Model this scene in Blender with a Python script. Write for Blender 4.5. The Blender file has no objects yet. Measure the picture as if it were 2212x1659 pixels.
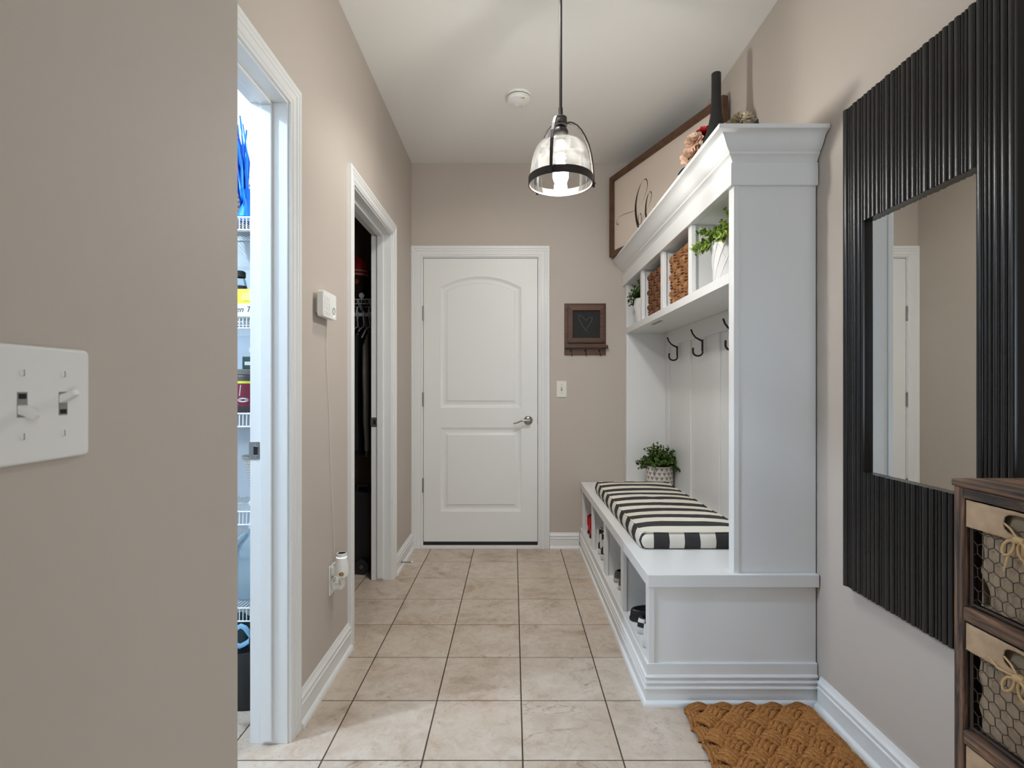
import bpy, bmesh, math, random
from math import sin, cos, pi, radians, sqrt, atan2
from mathutils import Vector, Matrix

random.seed(7)
SC = bpy.context.scene
COL = SC.collection

# ------------------------------------------------------------------ camera
F = 1131.0          # focal length in pixels of the 2212 px wide frame
CX, CY = 1108.0, 840.0
HC = 1.142          # height of the lens
cam_data = bpy.data.cameras.new('camera')
cam = bpy.data.objects.new('camera', cam_data)
COL.objects.link(cam)
cam.location = (0, 0, HC)
cam.rotation_euler = (radians(90), 0, 0)
cam_data.sensor_width = 36.0
cam_data.lens = F * 36.0 / 2212.0
cam_data.shift_x = -(CX - 1106.0) / 2212.0
cam_data.shift_y = (CY - 829.5) / 2212.0
cam_data.clip_start = 0.02
cam_data.dof.use_dof = True
cam_data.dof.focus_distance = 2.4
cam_data.dof.aperture_fstop = 11.0
SC.camera = cam

# ------------------------------------------------------------------ world, lights, exposure
world = bpy.data.worlds.new('world')
SC.world = world
world.use_nodes = True
world.node_tree.nodes['Background'].inputs[0].default_value = (0.75, 0.85, 1.0, 1)
world.node_tree.nodes['Background'].inputs[1].default_value = 0.3
SC.view_settings.view_transform = 'Standard'
SC.view_settings.look = 'None'
SC.view_settings.gamma = 1.0
SC.view_settings.use_curve_mapping = False
SC.view_settings.exposure = 0.16


def area_light(name, loc, rot, sx, sy, power, color):
    d = bpy.data.lights.new(name, 'AREA')
    d.shape = 'RECTANGLE'
    d.size, d.size_y = sx, sy
    d.energy = power
    d.color = color
    o = bpy.data.objects.new(name, d)
    o.location = loc
    o.rotation_euler = rot
    COL.objects.link(o)
    return o


# daylight fill through an unseen window added to the room behind the camera
area_light('rear_fill_daylight', (-0.2, -3.2, 1.12), (radians(90), 0, 0), 2.5, 2.0, 68, (0.72, 0.86, 1.0))
# side light added to brighten the foreground wall, from an unseen window
area_light('side_fill_light', (1.085, -1.2, 1.25), (radians(90), 0, radians(90)), 0.8, 1.7, 38, (0.82, 0.92, 1.0))
# unseen overhead fill light added to that room
area_light('room_fill_light', (-0.4, -1.6, 2.70), (0, 0, 0), 0.5, 0.5, 12, (1.0, 0.97, 0.93))
# unseen fill light added above the pendant, tilted to brighten the far end
area_light('hall_fill_light', (0.0, 2.04, 2.72), (radians(24), 0, 0), 0.24, 0.24, 8.0, (1.0, 0.98, 0.95)).data.spread = radians(120)
# ceiling lamp inside the pantry
pl = bpy.data.lights.new('pantry_lamp', 'POINT')
pl.energy = 118
pl.shadow_soft_size = 0.06
pl.color = (0.64, 0.80, 1.0)
plo = bpy.data.objects.new('pantry_lamp', pl)
plo.location = (-1.90, 1.10, 2.68)
COL.objects.link(plo)
BULB_STRENGTH = 335.0


# ------------------------------------------------------------------ helpers
def lin(c):
    out = []
    for x in c:
        x = x / 255.0
        out.append(x / 12.92 if x <= 0.04045 else ((x + 0.055) / 1.055) ** 2.4)
    return tuple(out) + (1.0,)


class NT:
    def __init__(s, mat):
        s.t = mat.node_tree
        s.n = s.t.nodes
        s.b = s.n['Principled BSDF']

    def add(s, typ, **kw):
        n = s.n.new(typ)
        for k, v in kw.items():
            setattr(n, k, v)
        return n

    def link(s, a, b):
        s.t.links.new(a, b)

    def math(s, op, a, b=None, c=None, clamp=False):
        n = s.n.new('ShaderNodeMath')
        n.operation = op
        n.use_clamp = clamp
        for i, x in enumerate((a, b, c)):
            if x is None:
                continue
            if isinstance(x, (int, float)):
                n.inputs[i].default_value = x
            else:
                s.link(x, n.inputs[i])
        return n.outputs[0]

    def ramp(s, fac, stops, interp='LINEAR'):
        n = s.n.new('ShaderNodeValToRGB')
        n.color_ramp.interpolation = interp
        while len(n.color_ramp.elements) < len(stops):
            n.color_ramp.elements.new(0.5)
        for e, (p, c) in zip(n.color_ramp.elements, stops):
            e.position = p
            e.color = c
        s.link(fac, n.inputs[0])
        return n.outputs[0]

    def noise(s, vec, scale, detail=3, rough=0.5, dist=0.0):
        n = s.n.new('ShaderNodeTexNoise')
        n.inputs['Scale'].default_value = scale
        n.inputs['Detail'].default_value = detail
        n.inputs['Roughness'].default_value = rough
        n.inputs['Distortion'].default_value = dist
        if vec is not None:
            s.link(vec, n.inputs['Vector'])
        return n.outputs[0]

    def coord(s, kind='Object', scale=None, rnd=False):
        tc = s.n.new('ShaderNodeTexCoord')
        out = tc.outputs[kind]
        if rnd:
            oi = s.n.new('ShaderNodeObjectInfo')
            m = s.n.new('ShaderNodeVectorMath')
            m.operation = 'MULTIPLY_ADD'
            m.inputs[1].default_value = (17.0, 31.0, 11.0)
            s.link(oi.outputs['Random'], m.inputs[0])
            s.link(out, m.inputs[2])
            out = m.outputs[0]
        if scale:
            mp = s.n.new('ShaderNodeMapping')
            mp.inputs['Scale'].default_value = scale
            s.link(out, mp.inputs[0])
            out = mp.outputs[0]
        return out

    def mix(s, fac, a, b, blend='MIX'):
        n = s.n.new('ShaderNodeMix')
        n.data_type = 'RGBA'
        n.blend_type = blend
        if isinstance(fac, (int, float)):
            n.inputs[0].default_value = fac
        else:
            s.link(fac, n.inputs[0])
        for i, x in ((6, a), (7, b)):
            if isinstance(x, tuple):
                n.inputs[i].default_value = x
            else:
                s.link(x, n.inputs[i])
        return n.outputs[2]

    def bump(s, height, strength=0.2, dist=0.002):
        n = s.n.new('ShaderNodeBump')
        n.inputs['Strength'].default_value = strength
        n.inputs['Distance'].default_value = dist
        s.link(height, n.inputs['Height'])
        s.link(n.outputs[0], s.b.inputs['Normal'])


def M(name, rgb, rough=0.5, metal=0.0, var=0.0, vscale=6.0, bump=0.0, bscale=200.0, bdist=0.001, spec=None, coat=0.0, trans=0.0, ior=None, rnd=False):
    m = bpy.data.materials.new(name)
    m.use_nodes = True
    t = NT(m)
    c = lin(rgb)
    t.b.inputs['Base Color'].default_value = c
    t.b.inputs['Roughness'].default_value = rough
    t.b.inputs['Metallic'].default_value = metal
    if spec is not None:
        t.b.inputs['Specular IOR Level'].default_value = spec
    if coat:
        t.b.inputs['Coat Weight'].default_value = coat
        t.b.inputs['Coat Roughness'].default_value = 0.15
    if trans:
        t.b.inputs['Transmission Weight'].default_value = trans
    if ior:
        t.b.inputs['IOR'].default_value = ior
    if var:
        v = t.coord('Object', rnd=rnd)
        f = t.noise(v, vscale, 3)
        lo = tuple(x * (1 - var) for x in c[:3]) + (1,)
        hi = tuple(min(1, x * (1 + var)) for x in c[:3]) + (1,)
        t.link(t.ramp(f, [(0.3, lo), (0.7, hi)]), t.b.inputs['Base Color'])
    if bump:
        v = t.coord('Object')
        t.bump(t.noise(v, bscale, 4), bump, bdist)
    return m


def wood(name, a, b, axis=2, scale=3.0, rough=0.55, bump=0.3, lo=0.32, hi=0.7):
    m = bpy.data.materials.new(name)
    m.use_nodes = True
    t = NT(m)
    sc = [18.0, 18.0, 18.0]
    sc[axis] = 1.3
    v = t.coord('Object', scale=tuple(x * scale for x in sc), rnd=True)
    n = t.noise(v, 1.0, 6, 0.65, 1.2)
    n2 = t.noise(t.coord('Object', rnd=True), 9.0, 3)
    f = t.math('ADD', t.math('MULTIPLY', n, 0.75), t.math('MULTIPLY', n2, 0.25))
    t.link(t.ramp(f, [(lo, lin(a)), ((lo + hi) / 2, lin(tuple((p + q) / 2 for p, q in zip(a, b)))), (hi, lin(b))]), t.b.inputs['Base Color'])
    t.b.inputs['Roughness'].default_value = rough
    t.bump(n, bump, 0.002)
    return m


class MB:
    """collects faces and links them as ONE mesh object"""
    def __init__(s):
        s.v, s.f, s.mi = [], [], []
        s.cur = 0

    def add(s, vs, fs):
        o = len(s.v)
        s.v += [tuple(p) for p in vs]
        for f in fs:
            s.f.append(tuple(i + o for i in f))
            s.mi.append(s.cur)
        return s

    def box(s, x0, y0, z0, x1, y1, z1):
        vs = [(x0, y0, z0), (x1, y0, z0), (x1, y1, z0), (x0, y1, z0), (x0, y0, z1), (x1, y0, z1), (x1, y1, z1), (x0, y1, z1)]
        return s.add(vs, [(3, 2, 1, 0), (4, 5, 6, 7), (0, 1, 5, 4), (1, 2, 6, 5), (2, 3, 7, 6), (3, 0, 4, 7)])

    def rings(s, rings, close=True, cap0=False, cap1=False):
        n = len(rings[0])
        vs = [p for r in rings for p in r]
        fs = []
        m = n if close else n - 1
        for i in range(len(rings) - 1):
            for k in range(m):
                a, b = i * n + k, i * n + (k + 1) % n
                fs.append((a, b, b + n, a + n))
        if cap0:
            fs.append(tuple(reversed(range(n))))
        if cap1:
            o = (len(rings) - 1) * n
            fs.append(tuple(range(o, o + n)))
        return s.add(vs, fs)

    def lathe(s, prof, c=(0, 0, 0), n=24, cap0=False, cap1=False, axis='z'):
        rs = []
        for r, h in prof:
            ring = []
            for k in range(n):
                a = 2 * pi * k / n
                p = (r * cos(a), r * sin(a), h)
                if axis == 'y':      # axis along -Y (towards camera)
                    p = (p[0], -p[2], p[1])
                elif axis == 'x':    # axis along +X
                    p = (p[2], p[0], p[1])
                elif axis == '-x':
                    p = (-p[2], -p[0], p[1])
                ring.append((p[0] + c[0], p[1] + c[1], p[2] + c[2]))
            rs.append(ring)
        return s.rings(rs, True, cap0, cap1)

    def tube(s, pts, r, n=8, caps=True, flat=None, up=None):
        pts = [Vector(p) for p in pts]
        m = len(pts)
        rad = r if isinstance(r, (list, tuple)) else [r] * m
        rs = []
        ref = Vector(up) if up else None
        prev = None
        for i, p in enumerate(pts):
            d = (pts[min(i + 1, m - 1)] - pts[max(i - 1, 0)])
            if d.length < 1e-9:
                d = Vector((0, 0, 1))
            d.normalize()
            if ref is not None:
                a = ref - d * ref.dot(d)
                if a.length < 1e-4:
                    a = d.orthogonal()
            elif prev is None:
                a = d.orthogonal()
            else:
                a = prev - d * prev.dot(d)
                if a.length < 1e-6:
                    a = d.orthogonal()
            a.normalize()
            prev = a
            b = d.cross(a)
            ra = rad[i]
            rb = ra * flat if flat else ra
            if n == 4:
                off = [(1, 1), (-1, 1), (-1, -1), (1, -1)]
                rs.append([tuple(p + a * (ra * u) + b * (rb * w)) for u, w in off])
            else:
                rs.append([tuple(p + a * (ra * cos(2 * pi * k / n)) + b * (rb * sin(2 * pi * k / n))) for k in range(n)])
        return s.rings(rs, True, caps, caps)

    def sweep(s, path, prof, axis, sign=1.0):
        """profile points (u outward in the plane, v along axis) along a mitred path"""
        ax = Vector(axis)
        P = [Vector(p) for p in path]
        side = []
        for i in range(len(P) - 1):
            d = (P[i + 1] - P[i]).normalized()
            side.append(d.cross(ax).normalized() * sign)
        rs = []
        for i, p in enumerate(P):
            if i == 0:
                o = side[0]
            elif i == len(P) - 1:
                o = side[-1]
            else:
                o = (side[i - 1] + side[i]) / (1 + side[i - 1].dot(side[i]))
            rs.append([tuple(p + o * u + ax * v) for u, v in prof])
        return s.rings(rs, True, True, True)

    def build(s, name, mat, parent=None, bevel=0.0, smooth=None, seg=2, local=False, subsurf=0):
        me = bpy.data.meshes.new(name)
        off = Vector((0, 0, 0))
        if parent is not None and not local:
            q = parent
            while q is not None:
                off += q.location
                q = q.parent
        vs = [(p[0] - off.x, p[1] - off.y, p[2] - off.z) for p in s.v]
        me.from_pydata(vs, [], s.f)
        mats = mat if isinstance(mat, (list, tuple)) else [mat]
        for m in mats:
            me.materials.append(m)
        if len(mats) > 1:
            me.polygons.foreach_set('material_index', s.mi)
        bm = bmesh.new()
        bm.from_mesh(me)
        bmesh.ops.recalc_face_normals(bm, faces=bm.faces)
        bm.to_mesh(me)
        bm.free()
        if smooth:
            me.polygons.foreach_set('use_smooth', [True] * len(me.polygons))
            if smooth < 180:
                me.set_sharp_from_angle(angle=radians(smooth))
        me.update()
        o = bpy.data.objects.new(name, me)
        COL.objects.link(o)
        if parent is not None:
            o.parent = parent
        if bevel:
            b = o.modifiers.new('bevel', 'BEVEL')
            b.width = bevel
            b.segments = seg
            b.limit_method = 'ANGLE'
            b.angle_limit = radians(40)
        if subsurf:
            b = o.modifiers.new('subsurf', 'SUBSURF')
            b.levels = b.render_levels = subsurf
        return o


def tag(o, label=None, cat=None, group=None, kind=None):
    if label:
        o['label'] = label
    if cat:
        o['category'] = cat
    if group:
        o['group'] = group
    if kind:
        o['kind'] = kind
    return o


def thing(name, loc, label, cat, group=None, rz=0.0):
    o = bpy.data.objects.new(name, None)
    o.empty_display_size = 0.05
    o.location = loc
    o.rotation_euler = (0, 0, rz)
    COL.objects.link(o)
    return tag(o, label, cat, group)


def place(mesh_obj_data, name, parent, loc, rot=(0, 0, 0), scale=(1, 1, 1)):
    o = bpy.data.objects.new(name, mesh_obj_data)
    COL.objects.link(o)
    o.parent = parent
    o.location = loc
    o.rotation_euler = rot
    o.scale = scale
    return o


def copy_tree(o, parent=None):
    c = o.copy()
    COL.objects.link(c)
    c.parent = parent
    for ch in list(o.children):
        copy_tree(ch, c)
    return c


def unlink_data(o):
    me = o.data
    bpy.data.objects.remove(o)
    return me


def at(px, py, Y):
    """world point at depth Y that the photograph shows at pixel (px, py)"""
    return Vector(((px - CX) * Y / F, Y, HC + (CY - py) * Y / F))


def rbox(mb, x0, y0, z0, x1, y1, z1, r, axis='x', n=5):
    """box with rounded corners in the plane across `axis`"""
    if axis == 'x':
        a0, a1, b0, b1, c0, c1 = y0, y1, z0, z1, x0, x1
    elif axis == 'y':
        a0, a1, b0, b1, c0, c1 = x0, x1, z0, z1, y0, y1
    else:
        a0, a1, b0, b1, c0, c1 = x0, x1, y0, y1, z0, z1
    pts = []
    for (ca, cb, s0) in ((a1 - r, b1 - r, 0), (a0 + r, b1 - r, 1), (a0 + r, b0 + r, 2), (a1 - r, b0 + r, 3)):
        for k in range(n + 1):
            t = (s0 + k / n) * pi / 2
            pts.append((ca + r * cos(t), cb + r * sin(t)))
    def to(a, b, c):
        return (c, a, b) if axis == 'x' else (a, c, b) if axis == 'y' else (a, b, c)
    mb.rings([[to(a, b, c0) for a, b in pts], [to(a, b, c1) for a, b in pts]], True, True, True)
    return mb


def text_mesh(name, body, size, mat, parent, loc, rot, shear=0.0, extrude=0.0003, align='LEFT'):
    cu = bpy.data.curves.new(name, 'FONT')
    cu.body = body
    cu.size = size
    cu.shear = shear
    cu.extrude = extrude
    cu.resolution_u = 4
    cu.align_x = align
    tmp = bpy.data.objects.new('tmp_text', cu)
    COL.objects.link(tmp)
    dg = bpy.context.evaluated_depsgraph_get()
    me = bpy.data.meshes.new_from_object(tmp.evaluated_get(dg))
    bpy.data.objects.remove(tmp)
    me.materials.clear()
    me.materials.append(mat)
    o = bpy.data.objects.new(name, me)
    COL.objects.link(o)
    o.parent = parent
    o.location = loc
    o.rotation_euler = rot
    return o


# ------------------------------------------------------------------ materials
m_wall = M('wall_paint', (190, 179, 168), 0.62, bump=0.12, bscale=260, bdist=0.0006, var=0.02, vscale=2.0)
m_ceil = M('ceiling_paint', (230, 228, 223), 0.75, bump=0.1, bscale=180, bdist=0.0006)
m_white = M('white_trim_paint', (228, 228, 226), 0.32, bump=0.04, bscale=90, bdist=0.0006)
m_cab = M('white_cabinet_paint', (231, 231, 229), 0.34, bump=0.05, bscale=120, bdist=0.0006)
m_door = M('white_door_paint', (230, 230, 227), 0.38, bump=0.04, bscale=70, bdist=0.0006)
m_pantry = M('pantry_paint', (192, 198, 202), 0.6)
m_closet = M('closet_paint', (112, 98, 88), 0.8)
m_black = M('black_metal', (22, 21, 21), 0.42, spec=0.5)
m_bronze = M('dark_bronze_metal', (38, 33, 30), 0.5, metal=0.2)
m_nickel = M('satin_nickel', (176, 172, 166), 0.28, metal=1.0)
m_steel = M('steel_hardware', (150, 148, 146), 0.4, metal=0.9)
m_plastic = M('white_plastic', (232, 231, 226), 0.3)
m_ivory = M('ivory_plastic', (222, 219, 204), 0.35)
m_dark = M('dark_gap', (20, 19, 18), 0.8)
m_grey = M('grey_print', (140, 138, 134), 0.6)
m_wire = M('white_coated_wire', (236, 238, 240), 0.35)
m_rubber = M('black_rubber', (24, 24, 24), 0.7)
m_walnut = wood('walnut_stained_wood', (58, 34, 20), (110, 68, 42), axis=0, rough=0.5, scale=1.5)
m_rustic = wood('weathered_brown_wood', (44, 36, 32), (146, 106, 76), axis=1, lo=0.40, hi=0.62, scale=4.5, rough=0.7, bump=0.6)
m_rustic_v = wood('weathered_brown_post_wood', (44, 36, 32), (140, 102, 76), axis=2, lo=0.40, hi=0.62, scale=4.5, rough=0.7, bump=0.6)


def tile_material():
    m = bpy.data.materials.new('beige_stone_tile')
    m.use_nodes = True
    t = NT(m)
    v = t.coord('Object', rnd=True)
    big = t.noise(v, 5.5, 6, 0.62, 0.6)
    c = t.ramp(big, [(0.30, lin((164, 140, 117))), (0.44, lin((197, 181, 164))), (0.62, lin((206, 193, 178))), (0.75, lin((184, 164, 143)))])
    mask = t.noise(v, 4.0, 3, 0.5, 0.3)
    fine = t.noise(v, 34.0, 6, 0.7, 1.4)
    spots = t.math('MULTIPLY', t.math('GREATER_THAN', fine, 0.60), t.ramp(mask, [(0.52, (0, 0, 0, 1)), (0.68, (1, 1, 1, 1))]))
    c = t.mix(t.math('MULTIPLY', spots, 0.6), c, lin((124, 98, 76)))
    # thin veins
    vn = t.noise(v, 3.0, 5, 0.6, 1.0)
    vein = t.math('LESS_THAN', t.math('ABSOLUTE', t.math('SUBTRACT', vn, 0.5)), 0.006)
    vmask = t.ramp(t.noise(v, 2.4, 2), [(0.52, (0, 0, 0, 1)), (0.62, (1, 1, 1, 1))])
    c = t.mix(t.math('MULTIPLY', t.math('MULTIPLY', vein, vmask), 0.5), c, lin((120, 96, 78)))
    mid = t.noise(v, 17.0, 5, 0.7, 0.8)
    c = t.mix(1.0, c, t.ramp(mid, [(0.30, (0.80, 0.77, 0.73, 1)), (0.5, (0.97, 0.97, 0.97, 1)), (0.68, (1.05, 1.06, 1.07, 1))]), 'MULTIPLY')
    pits = t.math('MULTIPLY', t.math('GREATER_THAN', t.noise(v, 75.0, 3, 0.6, 0.5), 0.655), t.ramp(t.noise(v, 6.5, 3), [(0.42, (0, 0, 0, 1)), (0.6, (1, 1, 1, 1))]))
    c = t.mix(t.math('MULTIPLY', pits, 0.45), c, lin((116, 92, 74)))
    hue = t.noise(v, 2.2, 2)
    c = t.mix(t.ramp(hue, [(0.45, (0, 0, 0, 1)), (0.75, (0.32, 0.32, 0.32, 1))]), c, lin((188, 161, 133)))
    t.link(c, t.b.inputs['Base Color'])
    t.b.inputs['Roughness'].default_value = 0.36
    t.bump(t.math('ADD', big, t.math('MULTIPLY', fine, 0.3)), 0.12, 0.002)
    return m


m_tile = tile_material()
m_grout = M('brown_grout', (74, 60, 50), 0.9, bump=0.2, bscale=300)

# ------------------------------------------------------------------ the setting
ZC = 2.762
XL, XR, YB = -0.727, 1.104, 3.755
XE, YE = -0.471, 0.90         # wall in the foreground and its end
WT = 0.119                    # wall thickness
P0, P1, PZ = 0.98, 1.685, 2.062   # pantry doorway
C0, C1 = 2.374, 3.126             # closet doorway
D0, D1, DZ = -0.644, 0.179, 2.081  # back door opening


def struct(o, label=None):
    o['kind'] = 'structure'
    if label:
        o['label'] = label
    return o


mb = MB().box(-2.6, -3.4, -0.06, 1.3, 4.0, -0.0018)
floor = struct(mb.build('floor', m_grout), 'beige stone tile floor with thin brown grout lines')
TS = 0.3087
GX, GY = 0.0304, 1.6105
mb = MB().box(-TS / 2 + 0.0023, -TS / 2 + 0.0023, -0.01, TS / 2 - 0.0023, TS / 2 - 0.0023, 0.0)
tile0 = mb.build('tile', m_tile, floor, bevel=0.0012, local=True)
first = True
rest = MB()
for i in range(-8, 4):
    for j in range(-17, 8):
        cx, cy = GX + (i + 0.5) * TS, GY + (j + 0.5) * TS
        if cx > 1.25 or cy > 3.95:
            continue
        if cy > 0.75 and cx > -1.6:
            if first:
                tile0.location = (cx, cy, 0)
                first = False
            else:
                o = tile0.copy()
                COL.objects.link(o)
                o.location = (cx, cy, 0)
        else:
            h = TS / 2 - 0.0023
            rest.box(cx - h, cy - h, -0.01, cx + h, cy + h, 0.0)
tag(rest.build('tile_rest', m_tile, floor), kind='stuff')

# ceiling
struct(MB().box(-2.6, -3.4, ZC, 1.3, 4.0, ZC + 0.08).build('ceiling', m_ceil), 'plain off-white painted ceiling')
# right wall
struct(MB().box(XR, -3.4, 0, XR + 0.1, 4.0, ZC).build('wall_right', m_wall), 'beige painted wall behind the mirror and hall tree')
# back wall with the opening of the back door
mb = MB()
mb.box(XL - WT, YB, 0, D0 - 0.02, YB + 0.12, ZC)
mb.box(D1 + 0.02, YB, 0, XR + 0.1, YB + 0.12, ZC)
mb.box(D0 - 0.02, YB, DZ + 0.02, D1 + 0.02, YB + 0.12, ZC)
struct(mb.build('wall_back', m_wall), 'beige wall around the white back door')
# left wall with two openings
J = 0.019
mb = MB()
for y0, y1 in ((YE, P0 - J), (P1 + J, C0 - J), (C1 + J, YB)):
    mb.box(XL - WT, y0, 0, XL, y1, ZC)
mb.box(XL - WT, P0 - J, PZ + J, XL, P1 + J, ZC)
mb.box(XL - WT, C0 - J, PZ + J, XL, C1 + J, ZC)
struct(mb.build('wall_left', m_wall), 'beige wall with the pantry and closet doorways')
# foreground wall end on the left
struct(MB().box(XL - WT, -0.6, 0, XE, YE, ZC).build('wall_entry', m_wall, bevel=0.006, seg=3), 'beige foreground wall end carrying the double light switch')
# unseen wall added behind the camera to keep side light off the foreground wall
struct(MB().box(XE, -0.42, 0, 0.30, -0.32, ZC).build('light_block_wall', m_wall), 'beige unseen wall added behind the viewpoint to block light')
# pantry and closet shells
mb = MB()
mb.box(-2.3, 2.25, 0, XL - WT, 2.33, ZC)
mb.box(-2.38, 0.2, 0, -2.3, 2.33, ZC)
mb.box(-2.38, 0.12, 0, XL - WT, 0.2, ZC)
mb.box(XL - WT - 0.004, 0.2, 0, XL - WT, P0 - J - 0.001, ZC)
mb.box(XL - WT - 0.004, P1 + J + 0.001, 0, XL - WT, 2.25, ZC)
struct(mb.build('wall_pantry', m_pantry), 'cool white pantry walls behind the wire shelves')
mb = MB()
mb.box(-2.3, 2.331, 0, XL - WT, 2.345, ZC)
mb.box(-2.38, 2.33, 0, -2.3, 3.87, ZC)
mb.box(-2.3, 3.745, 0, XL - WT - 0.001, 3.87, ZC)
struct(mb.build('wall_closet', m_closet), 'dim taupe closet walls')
# rest of the room behind the camera
mb = MB()
mb.box(-2.6, -3.4, 0, -2.5, -0.6, ZC)
mb.box(-2.6, -0.6, 0, XL - WT, -0.5, ZC)
struct(mb.build('wall_side', m_wall), 'beige side wall of the room behind the viewpoint')
mb = MB()
mb.box(-2.5, -3.4, 0, -1.55, -3.3, ZC)
mb.box(1.05 + 0.06, -3.4, 0, XR, -3.3, ZC)
mb.box(-1.55, -3.4, 0, 1.11, -3.3, 0.05)
mb.box(-1.55, -3.4, 2.22, 1.11, -3.3, ZC)
struct(mb.build('wall_rear', m_wall), 'beige rear wall with an opening for the added window behind the viewpoint')

# casings: (u outward from the jamb edge, v off the wall)
def casing_prof(w):
    k = w / 0.073
    return [(0.006, 0.0), (0.006, 0.0095), (0.009, 0.0115), (0.013 * k, 0.0115), (0.0145 * k, 0.0095), (0.017 * k, 0.0095), (0.019 * k, 0.013), (0.036 * k, 0.0150),
            (0.038 * k, 0.0132), (0.041 * k, 0.0132), (0.043 * k, 0.0165), (0.050 * k, 0.0172), (0.052 * k, 0.0155), (0.055 * k, 0.0155), (0.058 * k, 0.019), (0.0705 * k, 0.019),
            (0.073 * k, 0.017), (0.073 * k, 0.0)]


def side_doorway(n, y0, y1, zt, label):
    root = struct(MB().sweep([(XL, y0, 0), (XL, y0, zt), (XL, y1, zt), (XL, y1, 0)], casing_prof(0.073), (1, 0, 0), -1).build('trim_%d' % n, m_white, smooth=25), label)
    x0, x1 = XL - WT, XL + 0.001
    MB().box(x0, y1, 0, x1, y1 + J, zt + J).build('jamb', m_white, root, bevel=0.001)
    MB().box(x0, y0 - J, 0, x1, y0, zt + J).build('jamb', m_white, root, bevel=0.001)
    MB().box(x0, y0, zt, x1, y1, zt + J).build('head_jamb', m_white, root, bevel=0.001)
    s0, s1 = x0 + 0.036, x0 + 0.074
    for (a, b) in ((y1 - 0.011, y1), (y0, y0 + 0.011)):
        m = MB()
        yy = [a, b]
        m.box(s0, a, 0.012, s1, b, zt - 0.0005)
        m.build('door_stop', m_white, root, bevel=0.003)
    MB().box(s0, y0 + 0.011, zt - 0.011, s1, y1 - 0.011, zt).build('door_stop', m_white, root, bevel=0.003)
    # casing of the inner room
    # strike plate with its hole
    zc = 0.943
    sp = rbox(MB(), x0 - 0.003, y1 - 0.0018, zc - 0.0285, x0 + 0.033, y1 - 0.0002, zc + 0.0285, 0.005, 'y').build('strike_plate', m_steel, root, bevel=0.0006)
    tag(sp, 'brushed steel strike plate')
    MB().box(x0 + 0.012, y1 - 0.0024, zc - 0.014, x0 + 0.026, y1 - 0.0017, zc + 0.014).build('latch_hole', m_dark, sp)
    MB().tube([(x0 + 0.013, y1 - 0.003, zc + 0.015), (x0 + 0.028, y1 - 0.004, zc + 0.013), (x0 + 0.029, y1 - 0.004, zc - 0.013), (x0 + 0.013, y1 - 0.003, zc - 0.015)], 0.0016, 6).build('lip', m_nickel, sp, smooth=60)
    for dz in (-0.021, 0.021):
        MB().lathe([(0.0001, 0.0026), (0.0028, 0.0024), (0.003, 0.0016)], (x0 + 0.018, y1, zc + dz), 10, axis='y').build('screw', m_nickel, sp, smooth=60)
    return root


side_doorway(1, P0, P1, PZ, 'white moulded casing and jambs of the lit pantry doorway')
side_doorway(2, C0, C1, PZ, 'white moulded casing and jambs of the dark closet doorway')

# back door casing
cs = struct(MB().sweep([(D0, YB, 0), (D0, YB, DZ), (D1, YB, DZ), (D1, YB, 0)], casing_prof(0.083), (0, -1, 0), -1).build('trim_3', m_white, smooth=25), 'white moulded casing around the back door')
MB().box(D0 - J, YB - 0.001, 0, D0, YB + 0.118, DZ + J).build('jamb', m_white, cs)
MB().box(D1, YB - 0.001, 0, D1 + J, YB + 0.118, DZ + J).build('jamb', m_white, cs)
MB().box(D0, YB - 0.001, DZ, D1, YB + 0.118, DZ + J).build('head_jamb', m_white, cs)
MB().box(D0, YB + 0.048, 0.02, D1, YB + 0.11, DZ).build('gap_shade_sheet', m_dark, cs)  # dark sheet behind the slab, standing in for shade in the door gaps
MB().box(D0 - 0.012, YB - 0.022, 0.0, D1 + 0.012, YB + 0.10, 0.022).build('threshold', m_white, cs, bevel=0.002)

# the back door
YD = YB + 0.003
door = struct(thing('door_1', (-0.2325, YD, 0), 'white two-panel back door with arched upper panel and lever handle', 'door'))
sx0, sx1, sz0, sz1 = -0.641, 0.176, 0.046, 2.078


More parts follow.
